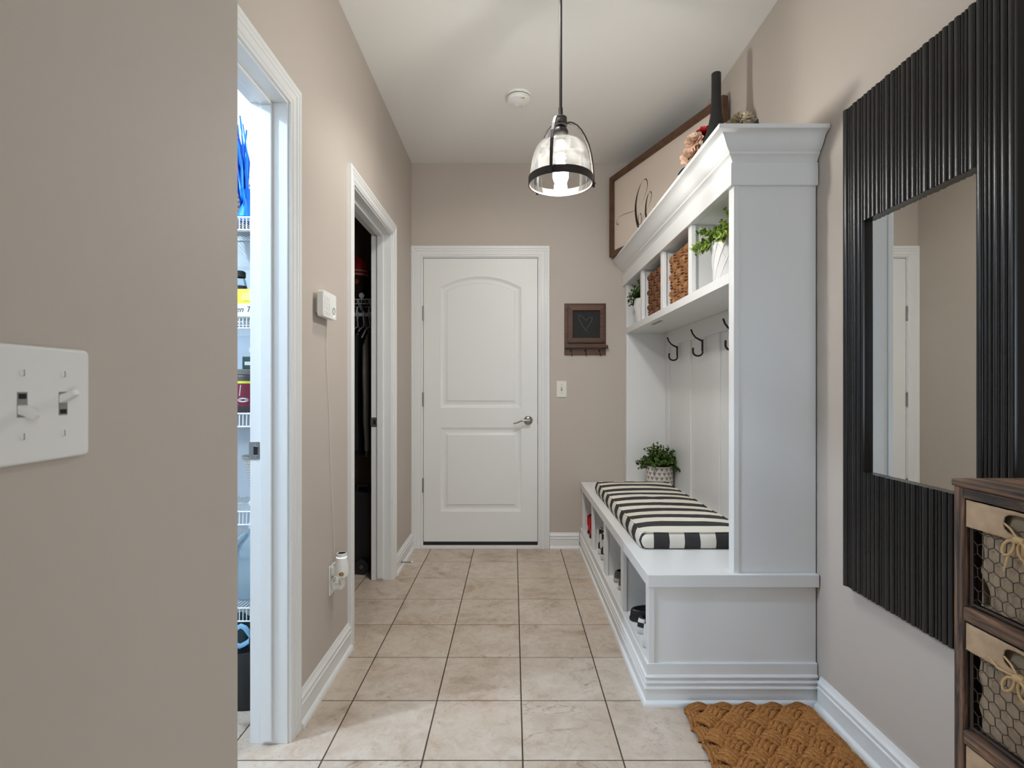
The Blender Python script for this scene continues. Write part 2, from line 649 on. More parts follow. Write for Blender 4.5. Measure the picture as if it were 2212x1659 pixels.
def door_slab():
    mb = MB()
    T = 0.042
    # sides and back
    mb.box(sx0, YD + 0.018, sz0, sx1, YD + T, sz1)
    def front(poly):
        mb.add([(x, YD, z) for x, z in poly], [tuple(range(len(poly)))])
    # rim
    for (a, b) in (((sx0, sz0), (sx1, sz0)), ((sx1, sz0), (sx1, sz1)), ((sx1, sz1), (sx0, sz1)), ((sx0, sz1), (sx0, sz0))):
        mb.add([(a[0], YD, a[1]), (b[0], YD, b[1]), (b[0], YD + 0.018, b[1]), (a[0], YD + 0.018, a[1])], [(0, 1, 2, 3)])
    px0, px1 = -0.521, 0.059
    N = 18
    zsh, zpk = 1.868, 1.948          # shoulder and peak of the arch
    zu0 = 1.007                      # bottom of upper panel
    zl0, zl1 = 0.262, 0.863          # lower panel
    w = (px1 - px0) / 2
    hgt = zpk - zsh
    R = (w * w + hgt * hgt) / (2 * hgt)
    xc, zc = (px0 + px1) / 2, zpk - R

    def arch(ins):
        pts = [(px0 + ins, zu0 + ins), (px1 - ins, zu0 + ins)]
        ww = w - ins
        rr = R - ins
        for k in range(N + 1):
            x = xc + ww * (1 - 2 * k / N)
            pts.append((x, zc + sqrt(rr * rr - (x - xc) ** 2)))
        return pts

    def rect(ins):
        return [(px0 + ins, zl0 + ins), (px1 - ins, zl0 + ins), (px1 - ins, zl1 - ins), (px0 + ins, zl1 - ins)]
    front([(sx0, sz0), (px0, sz0), (px0, sz1), (sx0, sz1)])
    front([(px1, sz0), (sx1, sz0), (sx1, sz1), (px1, sz1)])
    front([(px0, sz0), (px1, sz0), (px1, zl0), (px0, zl0)])
    front([(px0, zl1), (px1, zl1), (px1, zu0), (px0, zu0)])
    a0 = arch(0)[2:]
    for k in range(N):
        (xa, za), (xb, zb) = a0[k], a0[k + 1]
        front([(xa, za), (xa, sz1), (xb, sz1), (xb, zb)])
    steps = [(0, 0), (0.004, 0.004), (0.010, 0.0055), (0.016, 0.0095), (0.024, 0.0105), (0.030, 0.0105), (0.050, 0.0035), (0.052, 0.002)]
    for fn in (arch, rect):
        rs = [[(x, YD + d, z) for x, z in fn(i)] for i, d in steps]
        mb.rings(rs, True, False, True)
    return mb


sl = door_slab().build('door_slab', m_door, door, smooth=20)
MB().box(sx0, YD - 0.003, 0.022, sx1, YD + 0.035, 0.045).build('door_sweep', m_rubber, door)
for z in (1.682, 1.065, 0.45):
    h = MB()
    h.tube([(sx0 - 0.004, YD - 0.007, z - 0.05), (sx0 - 0.004, YD - 0.007, z + 0.05)], 0.0065, 10)
    h.box(sx0 - 0.011, YD - 0.003, z - 0.048, sx0 + 0.001, YD + 0.001, z + 0.048)
    hg = h.build('hinge', m_steel, door, smooth=40)
    tag(hg, 'grey steel hinge')
    MB().tube([(sx0 - 0.004, YD - 0.007, z + 0.05), (sx0 - 0.004, YD - 0.007, z + 0.055)], [0.004, 0.002], 8).build('pin', m_steel, hg)
hx, hz = at(1141, 908, YD).x, at(1141, 908, YD).z
mb = MB().lathe([(0.0325, 0.0), (0.0325, 0.004), (0.029, 0.009), (0.018, 0.012), (0.013, 0.016), (0.0115, 0.044), (0.0, 0.046)], (hx, YD, hz), 28, cap0=True, axis='y')
hd = tag(mb.build('lever_handle', m_nickel, door, smooth=40), 'satin nickel wave lever handle')
pts, rad = [], []
for k in range(15):
    t = k / 14
    pts.append((hx + 0.008 - t * 0.113, YD - 0.040 - 0.006 * sin(pi * t), hz - 0.002 + 0.009 * sin(t * 1.75 * pi + 0.1) * (0.4 + t * 0.6) - 0.012 * t * t * t))
    rad.append(0.0095 - 0.0055 * t)
MB().tube(pts, rad, 10).build('lever', m_nickel, hd, smooth=60)
MB().box(sx1 - 0.0005, YD - 0.001, hz - 0.03, sx1 + 0.003, YD + 0.01, hz + 0.03).build('latch_plate', m_bronze, door)

# baseboards (u off the wall, v height)
BASE = [(0.0, 0.0), (0.027, 0.0), (0.027, 0.006), (0.0245, 0.013), (0.019, 0.0185), (0.014, 0.020), (0.014, 0.066), (0.0165, 0.069), (0.0165, 0.075), (0.0125, 0.079), (0.0125, 0.083),
        (0.015, 0.087), (0.015, 0.094), (0.010, 0.099), (0.007, 0.106), (0.005, 0.113), (0.0, 0.113)]
struct(MB().sweep([(XR, 1.874, 0), (XR, -3.3, 0)], BASE, (0, 0, 1), 1).build('baseboard_right', m_white, smooth=30), 'white moulded baseboard of the right wall')
struct(MB().sweep([(0.264, YB, 0), (0.474, YB, 0)], BASE, (0, 0, 1), 1).build('baseboard_back', m_white, smooth=30), 'short white baseboard between back door and hall tree')
struct(MB().sweep([(XL, P1 + 0.073, 0), (XL, C0 - 0.073, 0)], BASE, (0, 0, 1), 1).build('baseboard_left', m_white, smooth=30), 'white baseboard between the pantry and closet doorways')
struct(MB().sweep([(XL, C1 + 0.073, 0), (XL, YB - 0.001, 0)], BASE, (0, 0, 1), 1).build('baseboard_left_far', m_white, smooth=30), 'short white baseboard between closet doorway and back door')
struct(MB().sweep([(XE, -0.6, 0), (XE, YE, 0), (XL, YE, 0)], BASE, (0, 0, 1), 1).build('baseboard_entry', m_white, smooth=30), 'white baseboard of the foreground wall')
wf2 = MB()  # frame of an unseen window, added around the side fill light
for a in ((-1.65, 0.35, -1.60, 2.15), (-0.80, 0.35, -0.75, 2.15), (-1.60, 0.35, -0.80, 0.40), (-1.60, 2.10, -0.80, 2.15)):
    wf2.box(1.07, a[0], a[1], 1.103, a[2], a[3])
struct(wf2.build('added_window_2', m_white), 'white frame of the unseen side window added for fill light behind the viewpoint')
wf = MB()  # frame of an unseen window, added around the rear daylight fill
for a in ((-1.55, 0.05, -1.50, 2.22), (1.06, 0.05, 1.10, 2.22), (-1.50, 0.05, 1.06, 0.10), (-1.50, 2.17, 1.06, 2.22), (-0.26, 0.10, -0.20, 2.17)):
    wf.box(a[0], -3.36, a[1], a[2], -3.28, a[3])
struct(wf.build('added_window_1', m_white), 'white frame of the unseen rear window added for daylight fill behind the viewpoint')

# ------------------------------------------------------------------ hall tree (bench with hooks and cubbies)
HX, UX = 0.492, 0.80         # front faces of bench and upper part
NY, FY = 1.900, 3.752        # near and far ends
XB = 1.100
tree = thing('hall_tree', (0.80, 2.83, 0), 'tall white built-in hall tree with shoe bench, coat hooks, cubbies and crown', 'hall tree')
CUB = [(1.941, 2.344), (2.390, 2.793), (2.838, 3.242), (3.287, 3.690)]


def part(name, b, mat=None, bevel=0.0018, parent=None):
    return MB().box(*b).build(name, mat or m_cab, parent or tree, bevel=bevel)


part('bench_top', (0.484, 1.878, 0.429, XB, FY, 0.475), bevel=0.0025)
part('bench_side', (HX + 0.0005, NY, 0.10, XB, 1.94, 0.429))
part('corner_trim', (HX, NY - 0.006, 0.149, HX + 0.02, NY, 0.429), bevel=0.001)
part('bench_end', (HX + 0.018, 3.692, 0.10, XB, FY, 0.429))
part('bench_shelf', (HX + 0.018, 1.94, 0.122, 1.085, 3.692, 0.145))
st = [(NY, 1.941), (2.344, 2.390), (2.793, 2.838), (3.242, 3.287), (3.690, FY)]
for a, b in st:
    part('bench_stile', (HX, a, 0.145, HX + 0.018, b, 0.429), bevel=0.001)
part('bench_rail', (HX, NY, 0.10, HX + 0.018, FY, 0.145), bevel=0.001)
for a, b in st[1:4]:
    part('bench_divider', (HX + 0.018, a + 0.008, 0.145, 1.085, b - 0.008, 0.429), bevel=0.001)
part('back_panel', (1.085, NY + 0.041, 0.10, XB, FY - 0.002, 2.03))
PL = [(0.0, 0.150), (0.006, 0.150), (0.008, 0.148), (0.008, 0.111)]
def bead(z1, z0, base, proud, n=5):
    return [(base + proud * sin(pi * k / n), z1 + (z0 - z1) * k / n) for k in range(n + 1)]
PL += bead(0.110, 0.094, 0.008, 0.008) + bead(0.091, 0.074, 0.010, 0.007) + bead(0.071, 0.055, 0.012, 0.007)
PL += [(0.013, 0.053), (0.013, 0.020), (0.018, 0.018), (0.0225, 0.012), (0.024, 0.005), (0.024, 0.0), (0.0, 0.0)]
MB().sweep([(HX, FY, 0), (HX, NY, 0), (XB, NY, 0)], PL, (0, 0, 1), 1).build('plinth', m_cab, tree, smooth=35)
# upper cabinet
part('side_panel', (UX + 0.0005, NY, 0.475, XB, 1.941, 2.0))
part('corner_trim', (UX, NY - 0.004, 0.475, UX + 0.019, NY, 1.88), bevel=0.001)
part('upper_end', (UX + 0.018, 3.692, 0.475, XB, FY, 2.0))
part('upper_stile', (UX, NY, 0.475, UX + 0.02, 1.941, 1.957), bevel=0.0012)
part('upper_stile', (UX, 3.690, 0.475, UX + 0.02, FY, 1.957), bevel=0.0012)
part('cubby_rail', (UX, 1.941, 1.533, UX + 0.02, 3.690, 1.572), bevel=0.0012)
part('cubby_rail', (UX, 1.941, 1.880, UX + 0.02, 3.690, 1.957), bevel=0.0012)
part('cubby_shelf', (UX + 0.02, 1.941, 1.536, 1.085, 3.692, 1.572))
part('cubby_top', (UX + 0.02, 1.941, 1.880, 1.085, 3.692, 1.900))
for a, b in st[1:4]:
    part('cubby_stile', (UX, a, 1.572, UX + 0.02, b, 1.880), bevel=0.0012)
    part('cubby_divider', (UX + 0.02, a + 0.008, 1.572, 1.085, b - 0.008, 1.880), bevel=0.001)
part('hook_rail', (1.070, 1.941, 1.437, 1.085, 3.692, 1.536), bevel=0.002)
for yc in (2.328, 2.774, 3.217, 3.66):
    part('batten', (1.074, yc - 0.045, 0.475, 1.085, min(yc + 0.045, 3.692), 1.437), bevel=0.0015)
part('shelf_light_clip', (0.845, 3.02, 1.5325, 0.865, 3.20, 1.5362), m_steel, 0.001)
MB().sweep([(UX, FY, 0), (UX, NY, 0), (XB, NY, 0)], [(0.0, 1.877), (0.012, 1.877), (0.0135, 1.8785), (0.0135, 1.957), (0.0, 1.957)], (0, 0, 1), 1).build('frieze', m_cab, tree)
CR = [(0.0, 1.957), (0.006, 1.957), (0.009, 1.966), (0.015, 1.976), (0.021, 1.982), (0.025, 1.984), (0.025, 1.992), (0.033, 1.998), (0.040, 2.006), (0.047, 2.016), (0.053, 2.027), (0.059, 2.036), (0.068, 2.043),
      (0.079, 2.047), (0.085, 2.0475), (0.085, 2.062), (0.0, 2.062)]
MB().sweep([(UX, FY, 0), (UX, NY, 0), (XB, NY, 0)], CR, (0, 0, 1), 1).build('crown', m_cab, tree, smooth=30)
part('top_board', (UX - 0.001, NY - 0.001, 2.03, XB, FY, 2.055))


def coat_hook(y):
    mb = MB()
    zc = 1.385
    x = 1.070
    # back plate
    mb.tube([(x - 0.004, y, zc - 0.032), (x - 0.005, y, zc), (x - 0.004, y, zc + 0.034)], [0.010, 0.0125, 0.010], 10, flat=0.42, up=(0, 1, 0))
    # upper prong
    mb.tube([(x - 0.004, y, zc + 0.026), (x - 0.022, y, zc + 0.034), (x - 0.044, y, zc + 0.047), (x - 0.060, y, zc + 0.068), (x - 0.069, y, zc + 0.092)], [0.006, 0.006, 0.0055, 0.0055, 0.006], 8, flat=0.8)
    # lower curl
    pts = [(x - 0.004, y, zc - 0.022)]
    for k in range(9):
        a = radians(-20 - 19 * k)
        pts.append((x - 0.030 + 0.028 * cos(a), y, zc - 0.030 + 0.024 * sin(a) - 0.004))
    pts.append((x - 0.057, y, zc - 0.012))
    mb.tube(pts, 0.0052, 8)
    h = mb.build('coat_hook', m_black, tree, smooth=60)
    tag(h, 'black double coat hook')
    for dz in (-0.02, 0.018):
        MB().lathe([(0.0038, 0.0), (0.003, 0.0015), (0.0, 0.002)], (x - 0.0096, y, zc + dz), 8, axis='-x').build('screw', m_black, h)


for y in (3.396, 2.944, 2.494):
    coat_hook(y)


# striped cushion
def stripe_mat():
    m = bpy.data.materials.new('black_and_cream_striped_canvas')
    m.use_nodes = True
    t = NT(m)
    tc = t.add('ShaderNodeTexCoord')
    sep = t.add('ShaderNodeSeparateXYZ')
    t.link(tc.outputs['Object'], sep.inputs[0])
    sn = t.add('ShaderNodeSeparateXYZ')
    t.link(tc.outputs['Normal'], sn.inputs[0])
    wob = t.math('MULTIPLY', t.math('SUBTRACT', t.noise(tc.outputs['Object'], 5.0, 2), 0.5), 0.022)
    P = 0.130
    def stripes(c, off):
        u = t.math('ADD', t.math('ADD', c, wob), off)
        fr = t.math('FRACT', t.math('DIVIDE', u, P))
        return t.math('LESS_THAN', fr, 0.5)
    top = stripes(sep.outputs[1], 10.0 + 0.01)
    end = stripes(sep.outputs[0], 10.0 + 0.0555)
    isend = t.math('GREATER_THAN', t.math('ABSOLUTE', sn.outputs[1]), 0.72)
    f = t.math('ADD', t.math('MULTIPLY', end, isend), t.math('MULTIPLY', top, t.math('SUBTRACT', 1.0, isend)))
    weave = t.noise(t.coord('Object', scale=(1, 1, 1)), 420, 2)
    c = t.mix(f, lin((226, 219, 205)), lin((50, 49, 49)))
    c = t.mix(t.math('MULTIPLY', weave, 0.12), c, lin((140, 136, 130)))
    t.link(c, t.b.inputs['Base Color'])
    t.b.inputs['Roughness'].default_value = 0.9
    t.b.inputs['Specular IOR Level'].default_value = 0.15
    t.bump(weave, 0.25, 0.001)
    return m


m_stripe = stripe_mat()
CU = (0.527, 0.990, 2.170, 3.372, 0.4752, 0.545)
cus = thing('bench_cushion', ((CU[0] + CU[1]) / 2, (CU[2] + CU[3]) / 2, 0.475), 'black and cream striped canvas bench cushion on the hall tree bench', 'cushion')


def cushion_mesh():
    mb = MB()
    nx, ny = 14, 34
    cx, cy = (CU[0] + CU[1]) / 2, (CU[2] + CU[3]) / 2
    hx, hy = (CU[1] - CU[0]) / 2, (CU[3] - CU[2]) / 2
    def outline(ins, n_side=10):
        pts = []
        r = 0.03
        ax, ay = hx - ins, hy - ins
        segs = [((-ax + r, -ay), (ax - r, -ay)), ((ax, -ay + r), (ax, ay - r)), ((ax - r, ay), (-ax + r, ay)), ((-ax, ay - r), (-ax, -ay + r))]
        cen = [(ax - r, -ay + r, -90), (ax - r, ay - r, 0), (-ax + r, ay - r, 90), (-ax + r, -ay + r, 180)]
        for (p, q), (ox, oy, a0), m in zip(segs, cen, (10, 26, 10, 26)):
            for k in range(m):
                t = k / m
                pts.append((p[0] + (q[0] - p[0]) * t, p[1] + (q[1] - p[1]) * t))
            for k in range(4):
                a = radians(a0 + 90 * k / 4)
                pts.append((ox + r * cos(a), oy + r * sin(a)))
        return pts
    rs = []
    z0, z1 = CU[4], CU[5]
    H = z1 - z0
    for ins, z in ((0.012, 0.0), (0.004, 0.08), (0.0, 0.3), (-0.003, 0.5), (0.0, 0.72), (0.004, 0.9), (0.010, 0.985), (0.03, 1.04), (0.07, 1.10), (0.13, 1.15), (0.19, 1.17)):
        ring = []
        for x, y in outline(ins):
            b = 0.0
            if 0.1 < z < 0.95:
                b = 0.0016 * sin(y * 31.0 + x * 17) + 0.0012 * sin(y * 71 + 1)
            zz = z0 + H * z
            if z > 0.9:
                zz += 0.0016 * sin(y * 14.0 + 0.6) + 0.0012 * sin(y * 23 + x * 9)
            ring.append((cx + x * (1 + b * 2), cy + y, zz))
        rs.append(ring)
    mb.rings(rs, True, True, True)
    return mb, [(p[0], p[1], p[2]) for p in rs[6]], rs[0]


cm, pipe, low = cushion_mesh()
cm.build('cover', m_stripe, cus, smooth=60)
MB().tube(pipe + [pipe[0]], 0.0035, 6, caps=False).build('piping', m_stripe, cus, smooth=80)
MB().tube([(p[0], p[1], p[2] + 0.0036) for p in low + [low[0]]], 0.0034, 6, caps=False).build('piping', m_stripe, cus, smooth=80)

# ------------------------------------------------------------------ pendant lamp
PX, PY = 0.184, 2.02
pend = thing('pendant_lamp', (PX, PY, ZC), 'dark bronze pendant lamp with clear bell glass shade and glowing bulb', 'lamp')
MB().lathe([(0.0, 0.0), (0.065, 0.0), (0.065, -0.012), (0.05, -0.024), (0.012, -0.03), (0.0, -0.03)], (PX, PY, ZC), 32).build('ceiling_canopy', m_bronze, pend, smooth=40)
mb = MB().tube([(PX, PY, ZC - 0.02), (PX, PY, 2.19)], 0.0058, 14)
mb.build('rod', m_bronze, pend, smooth=60)
MB().lathe([(0.0, 2.225), (0.0082, 2.225), (0.0085, 2.195), (0.010, 2.188), (0.0, 2.188)], (PX, PY, 0), 20).build('rod_sleeve', m_bronze, pend, smooth=40)
MB().lathe([(0.0, 2.190), (0.021, 2.190), (0.0245, 2.187), (0.0245, 2.170), (0.0255, 2.168), (0.0255, 2.156), (0.020, 2.152), (0.0, 2.152)], (PX, PY, 0), 28).build('collar', m_bronze, pend, smooth=40)
MB().lathe([(0.012, 2.156), (0.017, 2.150), (0.025, 2.143), (0.0295, 2.132), (0.0295, 2.124), (0.026, 2.113), (0.018, 2.105), (0.0165, 2.098), (0.020, 2.096), (0.0, 2.094)], (PX, PY, 0), 28).build('socket_cover', m_bronze, pend, smooth=50)
m_sock = M('brown_grey_socket', (64, 56, 50), 0.5)
MB().lathe([(0.0, 2.096), (0.0195, 2.096), (0.0195, 2.046), (0.016, 2.044), (0.0, 2.044)], (PX, PY, 0), 24).build('socket', m_sock, pend, smooth=40)
m_bulb = bpy.data.materials.new('glowing_bulb')
m_bulb.use_nodes = True
t = NT(m_bulb)
t.b.inputs['Base Color'].default_value = (1, 1, 1, 1)
t.b.inputs['Emission Color'].default_value = (1.0, 0.99, 0.97, 1)
t.b.inputs['Emission Strength'].default_value = BULB_STRENGTH
MB().lathe([(0.0, 2.046), (0.013, 2.046), (0.0135, 2.030), (0.017, 2.012), (0.025, 1.992), (0.030, 1.975), (0.030, 1.960), (0.026, 1.945), (0.018, 1.935), (0.008, 1.931), (0.0, 1.930)], (PX, PY, 0), 24).build('bulb', m_bulb, pend, smooth=60)


def thin_glass(name, tint, rough=0.03, haze=0.035, gl=0.35):
    m = bpy.data.materials.new(name)
    m.use_nodes = True
    t = NT(m)
    n = t.n
    n.remove(t.b)
    tr = t.add('ShaderNodeBsdfTransparent')
    tr.inputs[0].default_value = tint
    gloss = t.add('ShaderNodeBsdfGlossy')
    gloss.inputs['Roughness'].default_value = rough
    df = t.add('ShaderNodeBsdfTranslucent')
    df.inputs[0].default_value = (0.9, 0.88, 0.82, 1)
    lw = t.add('ShaderNodeLayerWeight')
    lw.inputs[0].default_value = gl
    noise = t.noise(t.coord('Object'), 14.0, 5, 0.65)
    hz = t.math('MULTIPLY', t.ramp(noise, [(0.35, (0.2, 0.2, 0.2, 1)), (0.75, (1, 1, 1, 1))]), haze)
    m1 = t.add('ShaderNodeMixShader')
    t.link(hz, m1.inputs[0])
    t.link(tr.outputs[0], m1.inputs[1])
    t.link(df.outputs[0], m1.inputs[2])
    m2 = t.add('ShaderNodeMixShader')
    t.link(t.math('MULTIPLY', lw.outputs['Fresnel'], 0.8), m2.inputs[0])
    t.link(m1.outputs[0], m2.inputs[1])
    t.link(gloss.outputs[0], m2.inputs[2])
    out = [x for x in n if x.type == 'OUTPUT_MATERIAL'][0]
    t.link(m2.outputs[0], out.inputs[0])
    return m


m_shade = thin_glass('clear_shade_glass', (0.95, 0.95, 0.93, 1))
MB().lathe([(0.119, 1.936), (0.1195, 1.958), (0.116, 1.99), (0.111, 2.02), (0.105, 2.045), (0.098, 2.066), (0.087, 2.081), (0.068, 2.092), (0.045, 2.097), (0.02, 2.0985)], (PX, PY, 0), 48).build('glass_shade', m_shade, pend, smooth=60)
MB().lathe([(0.1205, 1.929), (0.1245, 1.929), (0.1245, 1.957), (0.1205, 1.957), (0.1205, 1.929)], (PX, PY, 0), 56).build('shade_ring', m_bronze, pend, smooth=30)
for a in (10, 130, 250):
    ca, sa = cos(radians(a)), sin(radians(a))
    prof = [(0.022, 2.166), (0.034, 2.171), (0.048, 2.170), (0.066, 2.161), (0.083, 2.144), (0.098, 2.121), (0.112, 2.090), (0.122, 2.055), (0.128, 2.015), (0.1315, 1.975), (0.132, 1.938)]
    arm = MB().tube([(PX + ca * r, PY + sa * r, z) for r, z in prof], 0.006, 4, flat=0.55, up=(-sa, ca, 0)).build('arm', m_bronze, pend, bevel=0.001)
    MB().tube([(PX + ca * 0.1235, PY + sa * 0.1235, 1.944), (PX + ca * 0.139, PY + sa * 0.139, 1.944)], 0.0055, 8).build('bolt', m_bronze, arm, smooth=50)
    MB().tube([(PX + ca * 0.133, PY + sa * 0.133, 1.94), (PX + ca * 0.133, PY + sa * 0.133, 1.929)], 0.0048, 8).build('nut', m_bronze, arm, smooth=50)

# ------------------------------------------------------------------ smoke detector
sd = at(1120, 206, 2.89)
smk = thing('smoke_detector', (sd.x, 2.89, ZC), 'round white smoke detector on the ceiling beside the pendant rod', 'smoke detector')
MB().lathe([(0.0, 0.0), (0.072, 0.0), (0.072, -0.006), (0.068, -0.012), (0.0, -0.012)], (sd.x, 2.89, ZC), 40).build('base_plate', m_plastic, smk, smooth=30)
MB().lathe([(0.063, -0.012), (0.063, -0.016), (0.066, -0.018), (0.066, -0.026), (0.060, -0.036), (0.045, -0.041), (0.0, -0.043)], (sd.x, 2.89, ZC), 40).build('cover', m_plastic, smk, smooth=30)
MB().lathe([(0.0635, -0.0125), (0.0635, -0.0165)], (sd.x, 2.89, ZC), 40).build('vent_gap', m_grey, smk, smooth=30)
m_yel = M('yellow_sticker', (196, 160, 60), 0.6)
MB().box(sd.x + 0.004, 2.842, ZC - 0.0402, sd.x + 0.032, 2.850, ZC - 0.0385).build('sticker', m_yel, smk)
MB().lathe([(0.012, -0.0418), (0.012, -0.0445), (0.0, -0.0448)], (sd.x - 0.008, 2.915, ZC), 20).build('test_button', m_plastic, smk, smooth=40)
MB().box(sd.x + 0.014, 2.925, ZC - 0.0405, sd.x + 0.025, 2.928, ZC - 0.0418).build('indicator', m_grey, smk)

# ------------------------------------------------------------------ wall switch and key rack on the back wall
sw = thing('light_switch', (0.3485, YB, 1.14), 'small ivory single toggle switch under the chalkboard key rack', 'light switch')
rbox(MB(), 0.312, YB - 0.006, 1.082, 0.385, YB, 1.199, 0.003, 'y').build('plate', m_ivory, sw, bevel=0.0025)
MB().box(0.3435, YB - 0.0066, 1.127, 0.3535, YB - 0.004, 1.154).build('toggle_slot', m_grey, sw)
MB().box(0.3453, YB - 0.017, 1.140, 0.3517, YB - 0.006, 1.150).build('toggle', m_ivory, sw, bevel=0.0015)
for z in (1.1105, 1.1705):
    MB().lathe([(0.003, 0.006), (0.0025, 0.0072), (0.0, 0.0074)], (0.3485, YB, z), 10, axis='y').build('screw', m_grey, sw, smooth=50)

kx0, kx1, kz0, kz1 = 0.3685, 0.6645, 1.385, 1.753
rack = thing('key_rack', ((kx0 + kx1) / 2, YB, kz0), 'dark wooden key rack with small framed chalkboard and chalk heart', 'key rack')
MB().box(kx0, YB - 0.012, kz0, kx1, YB, kz1).build('backboard', m_walnut, rack, bevel=0.0015)
m_chalk = M('chalkboard_black', (28, 28, 28), 0.75, var=0.15, vscale=30)
fx0, fx1, fz0, fz1 = 0.392, 0.653, 1.471, 1.735
bw = 0.034
def frame_board(a, b, c, d):
    y0, y1 = YB - 0.030, YB - 0.012
    vs = [(x, y0, z) for x, z in (a, b, c, d)] + [(x, y1, z) for x, z in (a, b, c, d)]
    MB().add(vs, [(0, 1, 2, 3), (4, 5, 6, 7), (0, 1, 5, 4), (1, 2, 6, 5), (2, 3, 7, 6), (3, 0, 4, 7)]).build('frame_board', m_walnut, rack, bevel=0.0015)
i0, i1, j0, j1 = fx0 + bw, fx1 - bw, fz0 + bw, fz1 - bw
frame_board((fx0, fz0), (fx1, fz0), (i1, j0), (i0, j0))
frame_board((fx0, fz1), (fx1, fz1), (i1, j1), (i0, j1))
frame_board((fx0, fz0), (fx0, fz1), (i0, j1), (i0, j0))
frame_board((fx1, fz0), (fx1, fz1), (i1, j1), (i1, j0))
ch = MB().box(i0, YB - 0.018, j0, i1, YB - 0.012, j1).build('chalkboard', m_chalk, rack)
m_chk = M('white_chalk', (190, 190, 184), 0.9)
hp = [(1266.5, 717), (1264, 712), (1257, 701), (1252, 693), (1249.3, 685), (1250.5, 680.5), (1255, 681), (1262, 688), (1266, 692.5), (1270, 688), (1276, 684.5), (1279, 685), (1278.5, 691), (1274, 700), (1268, 709), (1264, 714.5)]
hp = [at(x, y, YB - 0.0186) for x, y in [(1269.8, 717)] + hp[1:]]
MB().tube(hp, 0.0012, 6, flat=0.4, up=(0, 1, 0)).build('chalk_heart', m_chk, ch, smooth=60)
MB().box(kx0, YB - 0.040, 1.434, kx1 + 0.006, YB - 0.012, 1.450).build('ledge', m_walnut, rack, bevel=0.001)
MB().box(kx0 + 0.002, YB - 0.043, 1.446, kx1, YB - 0.037, 1.458).build('ledge_lip', m_walnut, rack, bevel=0.001)
for px in (1233, 1264, 1294):
    c = at(px, 758, YB)
    hk = MB()
    hk.lathe([(0.007, 0.012), (0.007, 0.016), (0.003, 0.020), (0.0, 0.021)], (c.x, YB, 1.416), 12, axis='y')
    hk.tube([(c.x, YB - 0.015, 1.416), (c.x + 0.001, YB - 0.030, 1.405), (c.x + 0.004, YB - 0.036, 1.390), (c.x + 0.006, YB - 0.028, 1.376), (c.x + 0.006, YB - 0.018, 1.380)], 0.0028, 8)
    tag(hk.build('key_hook', m_bronze, rack, smooth=60), 'small dark metal key hook')
MB().box(kx1 + 0.002, YB - 0.036, 1.430, kx1 + 0.012, YB - 0.016, 1.452).build('ledge_stub', m_bronze, rack, bevel=0.001)

# ------------------------------------------------------------------ fluted mirror on the right wall
mir = thing('wall_mirror', (XR, 1.41, 0.508), 'tall wall mirror in a wide glossy black fluted frame beside the hall tree', 'mirror')
m_flute = M('glossy_black_paint', (14, 11, 10), 0.30, spec=0.6)
m_mirror = M('mirror_glass', (235, 236, 234), 0.0, metal=1.0)
MY0, MY1, MZ0, MZ1 = 1.117, 1.702, 0.508, 2.040
GY0, GY1, GZ0, GZ1 = 1.214, 1.605, 0.886, 1.656
XF = 1.078           # base of the flutes
fr = MB()
fr.box(XF, MY0, MZ0, XR - 0.001, GY0, MZ1)
fr.box(XF, GY1, MZ0, XR - 0.001, MY1, MZ1)
fr.box(XF, GY0, MZ0, XR - 0.001, GY1, GZ0)
fr.box(XF, GY0, GZ1, XR - 0.001, GY1, MZ1)
fr.build('frame', m_flute, mir)
MB().box(1.089, GY0 - 0.002, GZ0 - 0.002, 1.094, GY1 + 0.002, GZ1 + 0.002).build('glass', m_mirror, mir)
rng = random.Random(3)
ys, y = [], MY0
pat = [0.0195, 0.0175, 0.0185, 0.0115, 0.0105, 0.0195, 0.0215, 0.0105, 0.0095]
k = 0
widths = []
while y < MY1 - 0.006:
    w = pat[k % len(pat)]
    k += 1
    for lim in (GY0, GY1, MY1):
        if y < lim - 1e-6 and y + w > lim - 0.006:
            w = lim - y
            break
    widths.append((y, w))
    y += w


def rib(y, w, z0, z1):
    mb = MB()
    h = min(0.0105, 0.25 * w + 0.004)
    r0, r1 = [], []
    n = 9
    for q in range(n):
        a = pi * q / (n - 1)
        yy = y + w / 2 - (w / 2 - 0.0002) * cos(a)
        xx = XF - h * sin(a) ** 0.8
        r0.append((xx, yy, z0))
        r1.append((xx, yy, z1))
    mb.rings([r0, r1], False)
    mb.add(r0, [tuple(range(n))])
    mb.add(r1, [tuple(range(n))])
    return mb.build('flute', m_flute, mir, smooth=50)


for y, w in widths:
    if GY0 - 1e-4 <= y and y + w <= GY1 + 1e-4:
        rib(y, w, GZ1, MZ1)
        rib(y, w, MZ0, GZ0)
    else:
        rib(y, w, MZ0, MZ1)

